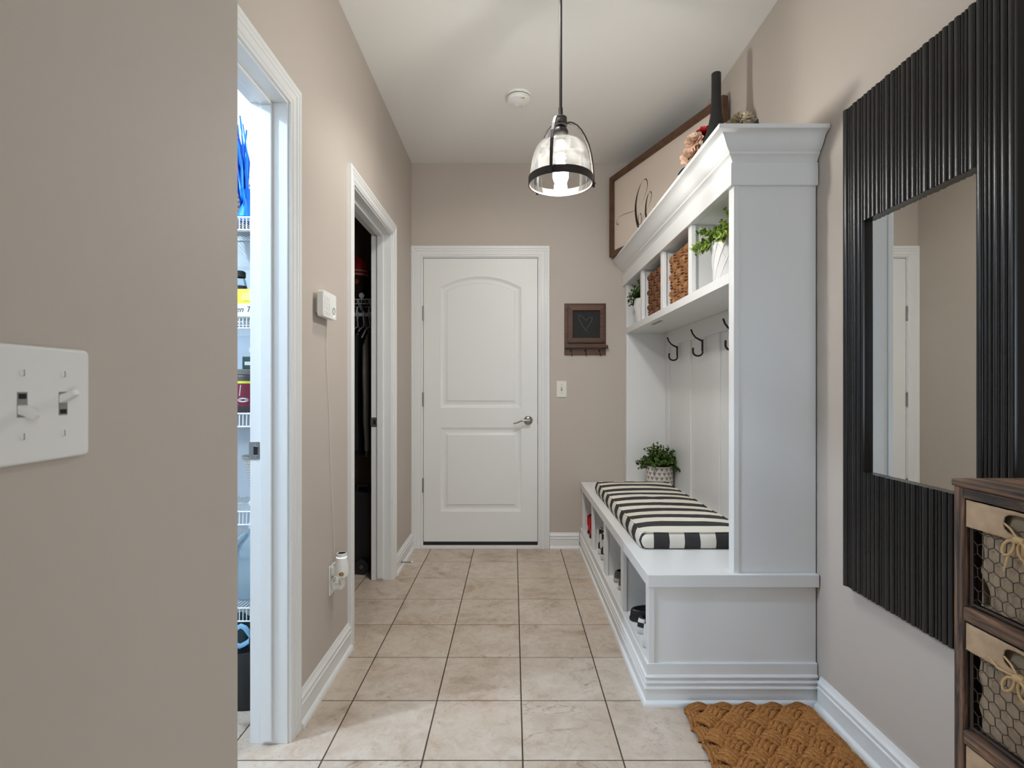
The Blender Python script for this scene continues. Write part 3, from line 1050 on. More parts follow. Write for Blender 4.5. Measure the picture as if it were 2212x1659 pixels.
# ------------------------------------------------------------------ double switch on the foreground wall
dsw = thing('double_light_switch', (XE, 0.518, 1.127), 'large white double toggle switch plate in the left foreground', 'light switch')
rbox(MB(), XE, 0.461, 1.070, XE + 0.0065, 0.575, 1.184, 0.006, 'x', 6).build('plate', m_plastic, dsw, bevel=0.0035, seg=4)
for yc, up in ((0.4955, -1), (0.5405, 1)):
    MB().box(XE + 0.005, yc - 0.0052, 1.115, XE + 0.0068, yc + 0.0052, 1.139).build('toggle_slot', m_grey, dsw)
    MB().box(XE + 0.003, yc - 0.0040, 1.1165 if up > 0 else 1.1325, XE + 0.0071, yc + 0.0040, 1.121 if up > 0 else 1.1375).build('slot_shade', m_dark, dsw)  # dark strip whose colour stands in for shade inside the toggle slot
    tg = MB()
    zc = 1.127 + up * 0.004
    tg.tube([(XE + 0.004, yc, zc), (XE + 0.013, yc, zc + up * 0.0035), (XE + 0.0205, yc, zc + up * 0.008)], [0.0044, 0.0038, 0.0033], 4, flat=1.15, up=(0, 0, 1))
    tg.build('toggle', m_plastic, dsw, bevel=0.0015, seg=3)
    for dz in (-0.0302, 0.0302):
        sc_ = MB().lathe([(0.0036, 0.0062), (0.0033, 0.0078), (0.002, 0.0085), (0.0, 0.0086)], (XE, yc, 1.127 + dz), 14, axis='x').build('screw', m_plastic, dsw, smooth=50)
        MB().box(XE + 0.0083, yc - 0.0004, 1.127 + dz - 0.003, XE + 0.0088, yc + 0.0004, 1.127 + dz + 0.003).build('screw_slot', m_grey, sc_)

# ------------------------------------------------------------------ alarm keypad, cord, outlet, freshener
kp = thing('alarm_keypad', (XL, 1.975, 1.408), 'white rectangular alarm keypad on the left wall by the closet doorway', 'keypad')
MB().box(XL, 1.930, 1.425, -0.712, 2.03, 1.49).build('wall_bracket', m_plastic, kp)
rbox(MB(), -0.713, 1.905, 1.408, -0.690, 2.046, 1.504, 0.010, 'x', 5).build('body', m_plastic, kp, bevel=0.002)
for r in range(4):
    for c in range(3):
        rbox(MB(), -0.6905, 1.915 + c * 0.021, 1.417 + r * 0.018, -0.6888, 1.934 + c * 0.021, 1.4325 + r * 0.018, 0.003, 'x', 3).build('key', m_plastic, kp)
digits = ['*', '0', '#', '7', '8', '9', '4', '5', '6', '1', '2', '3']
for q, ch_ in enumerate(digits):
    r, c = divmod(q, 3)
    text_mesh('key_digit', ch_, 0.009, m_grey, kp, (-0.6886 - XL, 1.922 + c * 0.021 - 1.975, 1.4215 + r * 0.018 - 1.408), (radians(90), 0, radians(90)), extrude=0.0001)
ring = [(-0.6895, 2.016 + 0.013 * cos(a), 1.440 + 0.013 * sin(a)) for a in [2 * pi * k / 24 for k in range(25)]]
MB().tube(ring, 0.0012, 6, caps=False).build('ring_button', m_grey, kp, smooth=60)
m_led = bpy.data.materials.new('cool_indicator_light')
m_led.use_nodes = True
NT(m_led).b.inputs['Emission Color'].default_value = (0.75, 0.82, 1, 1)
NT(m_led).b.inputs['Emission Strength'].default_value = 1.4
MB().box(-0.6905, 2.013, 1.418, -0.6885, 2.021, 1.422).build('indicator_light', m_led, kp)

cordp = [(706, 690), (706, 720), (705.5, 760), (708, 820), (711, 880), (714, 960), (716, 1040), (719, 1100), (721, 1150), (722, 1190), (723, 1222)]
pts = []
for x, y in cordp:
    X = -0.7225
    Y = F * X / (x - CX)
    pts.append((X, Y, HC + (CY - y) * Y / F))
c0, c1 = pts[0], pts[-1]
m_cord = M('white_cord', (226, 222, 214), 0.5)
ol = kp
cord_o = MB().tube(pts, 0.0013, 6).build('cord', m_cord, ol, smooth=60)
# bundle of spare cord tied in loops
bc = at(722, 1253, 2.055)
loop = []
for k in range(97):
    a = k / 96 * 2 * pi * 4
    s = 0.9 + 0.18 * sin(a * 0.31)
    loop.append((-0.688 + 0.012 * sin(a * 1.5 + 0.6), bc.y + 0.034 * s * sin(a) * 0.8 - 0.006, bc.z + 0.016 * sin(2 * a + 0.5) * s - 0.012 * sin(a)))
MB().tube([pts[-1]] + loop, 0.0014, 6).build('cord_bundle', m_cord, cord_o, smooth=60)

out = thing('wall_outlet', (XL, 2.097, 0.3825), 'white wall outlet plate low on the left wall', 'outlet')
rbox(MB(), XL, 2.062, 0.325, XL + 0.006, 2.132, 0.440, 0.003, 'x', 3).build('plate', m_plastic, out, bevel=0.002)
for z in (0.362, 0.403):
    MB().lathe([(0.0165, 0.0), (0.0165, 0.0075), (0.0, 0.0078)], (XL, 2.097, z), 20, axis='x').build('receptacle', m_ivory, out, smooth=40)

fx = at(738, 1218, 2.085)
fre = thing('air_freshener', (fx.x, 2.085, 0.393), 'white tapered plug-in air freshener with glowing ring on the outlet', 'air freshener')
MB().lathe([(0.0, 0.398), (0.026, 0.398), (0.0275, 0.402), (0.0265, 0.43), (0.0225, 0.462), (0.0205, 0.472)], (fx.x, 2.085, 0), 32).build('body', m_plastic, fre, smooth=40)
MB().lathe([(0.0205, 0.472), (0.0207, 0.476)], (fx.x, 2.085, 0), 32).build('light_ring', m_led, fre, smooth=40)
MB().lathe([(0.0203, 0.476), (0.0195, 0.489), (0.0175, 0.490), (0.0165, 0.4865)], (fx.x, 2.085, 0), 32).build('top_rim', m_plastic, fre, smooth=40)
MB().lathe([(0.0165, 0.487), (0.0, 0.487)], (fx.x, 2.085, 0), 24).build('grille', m_grey, fre)
for k in range(-2, 3):
    MB().box(fx.x - 0.013, 2.085 + k * 0.006 - 0.0015, 0.487, fx.x + 0.013, 2.085 + k * 0.006 + 0.0008, 0.4885).build('grille_bar', m_dark, fre)
m_amber = M('amber_oil_glass', (150, 122, 70), 0.15)
MB().lathe([(0.0, 0.0282), (0.006, 0.0275), (0.011, 0.025), (0.0125, 0.021)], (fx.x + 0.004, 2.085, 0.412), 20, axis='y').build('oil_window', m_amber, fre, smooth=60)
rbox(MB(), XL + 0.0078, 2.07, 0.399, fx.x, 2.10, 0.44, 0.008, 'x').build('plug_back', m_plastic, fre)
adp = thing('power_adapter', (XL + 0.02, 2.097, 0.345), 'small white power adapter plugged in under the air freshener', 'adapter')
MB().box(XL + 0.0078, 2.078, 0.345, XL + 0.048, 2.116, 0.385).build('body', m_plastic, adp, bevel=0.003)
MB().tube([(XL + 0.03, 2.085, 0.345), (XL + 0.032, 2.078, 0.335), (XL + 0.036, 2.065, 0.36)], 0.0014, 6).build('cord_tail', m_cord, adp, smooth=60)

dst = thing('spring_door_stop', (XL + 0.014, 3.345, 0.036), 'small spring door stop sticking out of the left baseboard', 'door stop')
pts = []
for k in range(85):
    a = k / 84
    pts.append((XL + 0.016 + 0.062 * a, 3.345 + 0.005 * cos(a * 2 * pi * 12), 0.036 + 0.005 * sin(a * 2 * pi * 12)))
MB().tube(pts, 0.0014, 5).build('spring', m_steel, dst, smooth=60)
MB().lathe([(0.009, 0.0), (0.009, 0.004), (0.0, 0.005)], (XL + 0.0135, 3.345, 0.036), 12, axis='x').build('base', m_steel, dst, smooth=40)
MB().lathe([(0.0065, 0.0), (0.0065, 0.011), (0.0, 0.012)], (XL + 0.077, 3.345, 0.036), 12, cap0=True, axis='x').build('tip', m_plastic, dst, smooth=40)

# ------------------------------------------------------------------ plants
m_leaf_a = M('bright_green_leaf', (166, 192, 84), 0.5, var=0.35, vscale=18, rnd=True)
m_leaf_b = M('deep_green_leaf', (84, 112, 44), 0.5, var=0.3, vscale=18, rnd=True)
m_leaf_c = M('dark_green_leaf', (60, 82, 30), 0.55, var=0.35, vscale=25)
m_stem = M('green_stem', (70, 88, 44), 0.6)
m_soil = M('dark_moss', (40, 40, 26), 0.9, bump=0.5, bscale=90)
m_pot = M('white_ceramic', (232, 231, 228), 0.4)


def leaf_verts(r):
    vs = [(0, 0, -0.1 * r)]
    n = 9
    for k in range(n):
        a = 2 * pi * k / n
        rr = r * (1 - 0.12 * cos(a))
        vs.append((rr * 0.55 * cos(a) + r * 0.5, rr * 0.5 * sin(a), -0.02 * r))
    for k in range(n):
        a = 2 * pi * k / n
        rr = r * (1 - 0.1 * cos(a))
        vs.append((rr * cos(a) + r * 0.9, rr * 0.92 * sin(a), 0.22 * r * abs(sin(a))))
    vs[0] = (0.75 * r, 0, -0.03 * r)
    fs = [(0, 1 + k, 1 + (k + 1) % n) for k in range(n)]
    fs += [(1 + k, 1 + (k + 1) % n, 1 + n + (k + 1) % n, 1 + n + k) for k in range(n)]
    return vs, fs


def foliage(root, c, n_stems, length, leafr, seed, mats, single=False, lean=(0, 0, 0), spread=1.0, droop=0.5, lim=None):
    rg = random.Random(seed)
    stems, leaves = MB(), MB()
    lv, lf = leaf_verts(1.0)
    meshes = []
    if single:
        for m in mats:
            me = bpy.data.meshes.new('leaf')
            me.from_pydata(lv, [], lf)
            me.polygons.foreach_set('use_smooth', [True] * len(me.polygons))
            me.materials.append(m)
            meshes.append(me)
    n_single = 0
    for i in range(n_stems):
        a = 2 * pi * (i + rg.random() * 0.8) / n_stems * 2.4
        el = rg.uniform(0.15, 1.45)
        d = Vector((cos(a) * cos(el) * spread, sin(a) * cos(el) * spread, sin(el))) + Vector(lean) * rg.uniform(0.3, 1.0)
        L = length * rg.uniform(0.65, 1.05)
        p = Vector(c) + Vector((cos(a), sin(a), 0)) * leafr * 1.2
        pts = [p.copy()]
        ns = 7
        for k in range(ns):
            d = d.normalized()
            d.z -= droop * 0.16 * (k / ns + 0.2)
            p = p + d.normalized() * (L / ns)
            if lim:
                p = Vector(min(max(p[q], lim[q][0]), lim[q][1]) for q in range(3))
            pts.append(p.copy())
        stems.tube(pts, [0.0014 - 0.0001 * k for k in range(len(pts))], 4)
        for k in range(1, len(pts)):
            dd = (pts[k] - pts[k - 1])
            if dd.length < 1e-6:
                continue
            dd.normalize()
            sz = leafr * (1.15 - 0.75 * k / ns) * rg.uniform(0.8, 1.15)
            tw = rg.uniform(0, pi)
            for s in (0, pi, pi / 2, 1.5 * pi) if k > 1 else (0, pi):
                if s in (pi / 2, 1.5 * pi) and rg.random() < 0.45:
                    continue
                side = dd.orthogonal().normalized()
                side.rotate(Matrix.Rotation(tw + s, 3, dd))
                x = (side + dd * 0.55 + Vector((0, 0, 0.15))).normalized()
                z = (dd - x * dd.dot(x)).normalized()
                y = z.cross(x)
                R = Matrix((x, y, z)).transposed()
                q = pts[k] - dd * (L / ns) * rg.uniform(0, 0.6)
                if single and sz > leafr * 0.35:
                    o = bpy.data.objects.new('leaf', meshes[rg.randrange(len(meshes))])
                    COL.objects.link(o)
                    o.parent = root
                    off = q - root.location
                    o.matrix_local = Matrix.Translation(off) @ R.to_4x4() @ Matrix.Diagonal((sz, sz, sz, 1))
                    n_single += 1
                else:
                    leaves.cur = rg.randrange(len(mats))
                    leaves.add([tuple(q + R @ (Vector(v) * sz)) for v in lv], lf)
    stems.build('stems', m_stem, root)
    if leaves.v:
        tag(leaves.build('foliage', list(mats), root, smooth=180), kind='stuff')


def pot_white(root, c, r0, r1, h, n=40):
    p = MB().lathe([(0.0, 0.0), (r0, 0.0), (r0 + 0.002, 0.004), (r1, h), (r1 - 0.005, h + 0.001), (r1 - 0.009, h - 0.02)], c, n).build('pot', m_pot, root, smooth=40)
    rel = MB()
    nl = 14
    for s in (1, -1):
        for k in range(nl):
            pts = []
            for q in range(9):
                t = q / 8
                a = 2 * pi * k / nl + s * t * 0.95
                r = r0 + (r1 - r0) * t + 0.0006
                pts.append((c[0] + r * cos(a), c[1] + r * sin(a), c[2] + 0.006 + (h - 0.010) * t))
            rel.tube(pts, 0.0030 if s > 0 else 0.0014, 6)
    rel.build('relief', m_pot, p, smooth=60)
    MB().lathe([(r1 - 0.009, h - 0.018), (0.0, h - 0.012)], c, 24).build('soil', m_soil, root)


p1 = Vector((0.893, 2.135, 1.5722))
pl1 = thing('potted_plant', p1, 'bright leafy plant in white pot, in the cubby nearest the mirror', 'plant', 'plants in white pots in the cubbies')
pot_white(pl1, p1, 0.068, 0.080, 0.172)
foliage(pl1, p1 + Vector((0, 0, 0.165)), 26, 0.155, 0.0185, 5, (m_leaf_a, m_leaf_a, m_leaf_b), True, (-0.75, 0.55, 0.05), 1.0, 1.3, ((0.765, 1.06), (1.97, 2.325), (1.66, 1.868)))
p2 = Vector((0.888, 3.475, 1.5722))
pl2 = thing('potted_plant', p2, 'dark leafy plant in white pot, in the cubby nearest the back wall', 'plant', 'plants in white pots in the cubbies')
pot_white(pl2, p2, 0.068, 0.080, 0.165, 28)
foliage(pl2, p2 + Vector((0, 0, 0.16)), 40, 0.14, 0.0155, 9, (m_leaf_b, m_leaf_c, m_leaf_c), False, (-0.5, 0.4, 0.0), 1.0, 1.2, ((0.765, 1.05), (3.31, 3.67), (1.66, 1.868)))


def tri_pot_mat():
    m = bpy.data.materials.new('grey_triangle_pattern_ceramic')
    m.use_nodes = True
    t = NT(m)
    tc = t.add('ShaderNodeTexCoord')
    sep = t.add('ShaderNodeSeparateXYZ')
    t.link(tc.outputs['Object'], sep.inputs[0])
    ang = t.math('ARCTAN2', sep.outputs[1], sep.outputs[0])
    u = t.math('MULTIPLY', t.math('ADD', ang, pi), 17 / (2 * pi))
    v = t.math('MULTIPLY', sep.outputs[2], 1 / 0.0295)
    row = t.math('FLOOR', v)
    fv = t.math('FRACT', v)
    fu = t.math('FRACT', t.math('ADD', u, t.math('MULTIPLY', row, 0.5)))
    d = t.math('MULTIPLY', t.math('ABSOLUTE', t.math('SUBTRACT', fu, 0.5)), 2.0)
    grey = t.math('GREATER_THAN', d, t.math('SUBTRACT', 1.1, fv))
    line = t.math('GREATER_THAN', fv, 0.9)
    g = t.math('MULTIPLY', grey, t.math('SUBTRACT', 1.0, line))
    t.link(t.mix(g, lin((222, 214, 206)), lin((142, 130, 124))), t.b.inputs['Base Color'])
    t.b.inputs['Roughness'].default_value = 0.6
    return m


p3 = Vector((0.985, 3.52, 0.475))
pl3 = thing('potted_plant', p3, 'bushy green plant in grey triangle-patterned pot at the far end of the bench', 'plant')
MB().lathe([(0.0, 0.0), (0.078, 0.0), (0.085, 0.006), (0.0885, 0.06), (0.0885, 0.152), (0.084, 0.153), (0.082, 0.13)], p3, 40).build('pot', tri_pot_mat(), pl3, smooth=40)
MB().lathe([(0.083, 0.135), (0.0, 0.14)], p3, 24).build('soil', m_soil, pl3)
foliage(pl3, p3 + Vector((0, 0, 0.135)), 95, 0.165, 0.0155, 21, (m_leaf_b, m_leaf_c, m_leaf_b), False, (-0.05, 0, 0), 1.0, 0.8, ((0.83, 1.078), (3.33, 3.68), (0.56, 0.80)))

# ------------------------------------------------------------------ baskets
m_sea_a = wood('woven_water_hyacinth', (84, 48, 24), (206, 150, 94), axis=2, scale=4.0, rough=0.7, bump=0.5)
m_sea_b = wood('dark_woven_water_hyacinth', (70, 42, 24), (150, 96, 54), axis=2, scale=4.0, rough=0.7, bump=0.5)
m_bin = M('dark_basket_core', (34, 20, 12), 0.9)


def pad_mesh(name, w, h, d, mat, seed):
    """one bulging woven pad of three strands, facing -X"""
    rg = random.Random(seed)
    mb = MB()
    n = 4
    for s in range(3):
        y0 = -w / 2 + w * s / 3
        y1 = y0 + w / 3
        rs = []
        for k in range(6):
            tz = k / 5
            z = -h / 2 + h * tz
            b = d * (0.15 + 0.85 * sin(pi * tz)) * rg.uniform(0.9, 1.05)
            rs.append([(-b * sin(pi * q / n) ** 0.7, y0 + (y1 - y0) * q / n, z) for q in range(n + 1)])
        mb.rings(rs, False)
    o = mb.build(name, mat, None, smooth=60)
    me = unlink_data(o)
    return me


def basket(loc, mat, label, seed, h=0.265):
    root = thing('storage_basket', loc, label, 'basket', 'woven baskets in the cubbies')
    W, D = 0.345, 0.235
    core = MB()
    core.box(loc[0], loc[1] - W / 2, loc[2], loc[0] + D, loc[1] + W / 2, loc[2] + 0.01)
    for b in ((0, -W / 2, 0.006, W / 2), (D - 0.006, -W / 2, D, W / 2), (0, -W / 2, D, -W / 2 + 0.006), (0, W / 2 - 0.006, D, W / 2)):
        core.box(loc[0] + b[0], loc[1] + b[1], loc[2], loc[0] + b[2], loc[1] + b[3], loc[2] + h - 0.006)
    core.build('liner', m_bin, root)
    cw, chh = W / 6, h / 6
    padh = [pad_mesh('strand', cw * 1.02, chh * 1.10, 0.017, mat, seed + q) for q in range(3)]
    rg = random.Random(seed)
    for r in range(6):
        for c in range(6):
            y = -W / 2 + cw * (c + 0.5)
            z = chh * (r + 0.5)
            horiz = (r + c) % 2 == 1
            o = place(padh[rg.randrange(3)], 'strand', root, (-0.001, y + rg.uniform(-.002, .002), z + rg.uniform(-.002, .002)), (radians(90) if horiz else 0, 0, 0), (1, 1 if not horiz else chh / cw, 1 if not horiz else cw / chh))
    # sides and rim as real weave, joined
    side = MB()
    for sgn in (-1, 1):
        for r in range(6):
            for c in range(5):
                x = D / 5 * (c + 0.5)
                z = chh * (r + 0.5)
                yb = loc[1] + sgn * W / 2
                hx_, hz_ = D / 10, chh / 2
                d = 0.005 if (r + c) % 2 else 0.003
                rs = []
                for k in range(5):
                    tt = k / 4
                    rs.append([(loc[0] + x - hx_ + 2 * hx_ * q / 4, yb + sgn * d * sin(pi * q / 4) * sin(pi * tt), loc[2] + z - hz_ + 2 * hz_ * tt) for q in range(5)])
                side.rings(rs, False)
    tag(side.build('side_weave', mat, root, smooth=60), kind='stuff')
    rim = MB()
    pts = [(loc[0] + x, loc[1] + y, loc[2] + h - 0.004) for x, y in ((0, -W / 2), (D, -W / 2), (D, W / 2), (0, W / 2), (0, -W / 2))]
    for a, b in zip(pts[:-1], pts[1:]):
        rim.tube([a, b], 0.0055, 8)
    rim.build('rim', mat, root, smooth=60)
    return root


basket((0.838, 2.592, 1.5722), m_sea_a, 'brown woven basket beside the bright plant cubby', 11)
basket((0.838, 3.040, 1.5722), m_sea_b, 'darker brown woven basket beside the dark plant cubby', 31)

# ------------------------------------------------------------------ vase, flowers, framed sign on top of the hall tree
TOPZ = 2.0625
m_vase = M('matt_black_ceramic', (22, 21, 21), 0.55)
va = thing('vase', (0.914, 2.354, 2.055), 'tall matt black bottle vase with slim neck on top of the hall tree', 'vase')
MB().lathe([(0.0, 0.0), (0.098, 0.0), (0.104, 0.01), (0.103, 0.05), (0.094, 0.095), (0.078, 0.14), (0.060, 0.188), (0.045, 0.235), (0.034, 0.275), (0.026, 0.315), (0.022, 0.36), (0.0205, 0.42), (0.0205, 0.503), (0.0190, 0.505), (0.0175, 0.500), (0.0175, 0.40)], (0.914, 2.354, 2.055), 40).build('body', m_vase, va, smooth=50)
MB().lathe([(0.0175, 0.44), (0.0, 0.44)], (0.914, 2.354, 2.055), 20).build('inside', m_dark, va)

m_peach = M('peach_silk_petal', (232, 198, 172), 0.7, var=0.2, vscale=25)
m_cream = M('cream_silk_petal', (228, 214, 186), 0.7, var=0.1, vscale=25)
m_red = M('red_silk_petal', (190, 28, 34), 0.6)
m_dleaf = M('dark_blue_green_leaf', (30, 46, 40), 0.6)


def flower(root, c, r, mat, seed, face=(0, 0, 1)):
    rg = random.Random(seed)
    mb = MB()
    fz = Vector(face).normalized()
    fx_ = fz.orthogonal().normalized()
    fy_ = fz.cross(fx_)
    R = Matrix((fx_, fy_, fz)).transposed()
    for layer in range(5):
        n = 8 - layer
        tilt = 0.25 + layer * 0.27
        L = r * (1.0 - layer * 0.13)
        for k in range(n):
            a = 2 * pi * (k + 0.5 * (layer % 2)) / n + rg.uniform(-.15, .15)
            w = L * 0.55
            rs = []
            for i in range(5):
                t = i / 4
                rr = L * t
                hw = w * sin(pi * (0.12 + 0.80 * t)) * 0.85
                ring = []
                for q in range(5):
                    s = q / 2 - 1
                    ru = 0.06 * r * sin(6 * s + seed + k) * t
                    lx = rr * cos(tilt) + ru * 0.3
                    lz = rr * sin(tilt) + 0.25 * L * t * t * (1 if layer > 1 else -0.2) * 0.5 + 0.18 * w * s * s + ru
                    ly = hw * s
                    v = Vector((lx * cos(a) - ly * sin(a), lx * sin(a) + ly * cos(a), lz))
                    ring.append(tuple(Vector(c) + R @ v))
                rs.append(ring)
            mb.rings(rs, False)
    return mb.build('flower', mat, root, smooth=180)


def long_leaf(root, p0, p1, w, mat=None, up=(0, 0, 1)):
    p0, p1 = Vector(p0), Vector(p1)
    d = p1 - p0
    s = d.cross(Vector(up)).normalized()
    rs = []
    for k in range(7):
        t = k / 6
        c = p0 + d * t + Vector(up) * (0.12 * d.length * sin(pi * t))
        hw = w * sin(pi * min(1, 0.06 + 0.94 * t)) ** 0.8
        rs.append([tuple(c - s * hw + Vector(up) * 0.15 * hw), tuple(c), tuple(c + s * hw + Vector(up) * 0.15 * hw)])
    MB().rings(rs, False).build('leaf', mat or m_dleaf, root, smooth=60)


gar = thing('flower_garland', (0.93, 2.50, 2.055), 'peach, cream and red silk flowers behind the black vase on the hall tree', 'flowers')
fl = [((1501, 306), 2.47, 0.048, m_peach, (-0.6, -0.7, 0.4)), ((1496, 338), 2.49, 0.060, m_peach, (-0.7, -0.7, 0.3)), ((1520, 292), 2.50, 0.045, m_red, (-0.5, -0.8, 0.4)), ((1604, 262), 2.40, 0.058, m_cream, (0.0, -0.6, 0.8)),
      ((1585, 275), 2.45, 0.050, m_cream, (0.0, -0.5, 0.8)), ((1500, 372), 2.52, 0.05, m_cream, (-0.6, -0.6, 0.5))]
base = Vector((0.93, 2.52, 2.056))
stm = MB()
for q, (pxy, Y, r, mt, fc) in enumerate(fl):
    c = at(pxy[0], pxy[1], Y)
    flower(gar, c, r, mt, 40 + q, fc)
    stm.tube([tuple(base + Vector((0.012 * q - 0.03, 0, 0))), tuple((base + c) / 2 + Vector((0, 0.03, 0.0))), tuple(c)], 0.0028, 6)
stm.build('stems', m_stem, gar, smooth=60)
for a, b, Y, w in (((1502, 330), (1494, 296), 2.49, 0.012), ((1496, 340), (1488, 322), 2.49, 0.014), ((1492, 345), (1486, 345), 2.49, 0.012), ((1490, 362), (1463, 379), 2.50, 0.013), ((1628, 268), (1658, 258), 2.36, 0.016), ((1510, 318), (1500, 300), 2.48, 0.012)):
    long_leaf(gar, at(a[0], a[1], Y), at(b[0], b[1], Y - 0.01), w, up=(0.3, -0.8, 0.4))

# sign leaning across the corner
SL, SR = Vector((0.700, 3.685)), Vector((1.080, 2.640))
sdir = (SR - SL).normalized()
snor = Vector((sdir.y, -sdir.x))           # towards the viewer?
if snor.dot(-SL) < 0:
    snor = -snor
slen = (SR - SL).length
sz_b, sz_t = 2.063, 2.622
sign = thing('framed_sign', (SL.x, SL.y, sz_b), 'large cream sign with black script in brown wooden frame leaning above the hall tree', 'sign')
m_cream_b = M('cream_board', (222, 206, 192), 0.8)
m_frame = wood('brown_frame_wood', (66, 42, 26), (112, 74, 48), axis=0, scale=1.6, rough=0.55)


def sp(s, z, d):
    p = SL + sdir * s + snor * d
    return (p.x, p.y, z)


def sign_board(name, poly, d0, d1, mat, bevel=0.002):
    n = len(poly)
    vs = [sp(s, z, d0) for s, z in poly] + [sp(s, z, d1) for s, z in poly]
    fs = [tuple(range(n)), tuple(range(n, 2 * n))] + [(k, (k + 1) % n, n + (k + 1) % n, n + k) for k in range(n)]
    return MB().add(vs, fs).build(name, mat, sign, bevel=bevel)


fw = 0.036
sign_board('panel', [(fw * .5, sz_b + fw * .5), (slen - fw * .5, sz_b + fw * .5), (slen - fw * .5, sz_t - fw * .5), (fw * .5, sz_t - fw * .5)], -0.004, 0.004, m_cream_b, 0)
A, B, C_, D_ = (0, sz_b), (slen, sz_b), (slen, sz_t), (0, sz_t)
a, b, c, d = (fw, sz_b + fw), (slen - fw, sz_b + fw), (slen - fw, sz_t - fw), (fw, sz_t - fw)
for poly in ([A, B, b, a], [B, C_, c, b], [C_, D_, d, c], [D_, A, a, d]):
    sign_board('frame_board', poly, -0.008, 0.026, m_frame)
script = [(160, 470, .5), (166, 486, 1), (152, 484, 1), (147, 460, 1), (165, 420, 1), (215, 385, 1), (290, 360, 1), (335, 340, 1), (352, 328, 1), (392, 275, 1), (430, 190, 1), (452, 110, 1), (453, 60, 1.2), (440, 32, 1.6), (420, 38, 2.2),
          (390, 80, 3.2), (360, 160, 4.4), (342, 245, 5.2), (336, 330, 5.6), (344, 425, 5.6), (358, 495, 4), (373, 516, 2.2), (384, 495, 1.3), (392, 450, 1.2), (393, 400, 1.2), (385, 374, 1.3), (372, 385, 1.6), (362, 420, 2.0),
          (362, 460, 1.8), (373, 486, 1.3), (390, 465, 1), (415, 400, 1), (440, 345, 1), (475, 280, 1), (492, 210, 1), (492, 168, 1.3), (480, 158, 1.6), (460, 185, 2.6), (442, 260, 4.0), (436, 340, 4.4), (440, 400, 4.2), (449, 432, 2.5),
          (462, 425, 1.2), (480, 390, 1), (510, 350, 1), (536, 312, 1), (545, 294, 1.4), (530, 294, 2.2), (514, 325, 3.6), (510, 365, 3.6), (522, 390, 2.2), (540, 392, 1)]
pts = []
for u, v, w in script:
    px, py = 1300 + u / 4.609, 380 + v / 4.609
    r = Vector(((px - CX) / F, 1.0, (CY - py) / F))
    o2 = SL + snor * 0.0052
    tt = o2.dot(snor) / (Vector((r.x, r.y)).dot(snor))
    pts.append((Vector((r.x * tt, r.y * tt, HC + r.z * tt)), w * 0.0013 + 0.0006))
# smooth by Catmull-Rom
sm = []
for i in range(len(pts) - 1):
    p0_, p1_, p2_, p3_ = pts[max(i - 1, 0)], pts[i], pts[i + 1], pts[min(i + 2, len(pts) - 1)]
    for k in range(4):
        t_ = k / 4
        q = 0.5 * ((2 * p1_[0]) + (p2_[0] - p0_[0]) * t_ + (2 * p0_[0] - 5 * p1_[0] + 4 * p2_[0] - p3_[0]) * t_ ** 2 + (-p0_[0] + 3 * p1_[0] - 3 * p2_[0] + p3_[0]) * t_ ** 3)
        sm.append((q, p1_[1] + (p2_[1] - p1_[1]) * t_))
m_ink = M('black_lettering', (24, 22, 22), 0.7)
lt = MB()
n3 = Vector((snor.x, snor.y, 0))
rs = []
for i, (q, w) in enumerate(sm):
    rs.append([tuple(q + Vector((sdir.x, sdir.y, 0)) * w * 1.5 * cos(al) + Vector((0, 0, 1)) * w * sin(al) + n3 * 0.0) for al in (0.6, 0.6 + pi)])
lt.rings(rs, False)
lt.build('lettering', m_ink, sign)

# ------------------------------------------------------------------ shoes in the bench cubbies
def foot_outline(L, W, n=36):
    pts = []
    for k in range(n):
        a = 2 * pi * k / n
        x = 0.5 - 0.5 * cos(a)          # 0 heel .. 1 toe
        half = W / 2 * (0.70 + 0.30 * sin((x - 0.12) * pi * 0.95)) * (sin(pi * min(max(x, 0.0001), 0.9999)) ** 0.38)
        y = half if a < pi else -half
        if k in (0, n // 2):
            y = 0
        pts.append((x * L, y))
    return pts


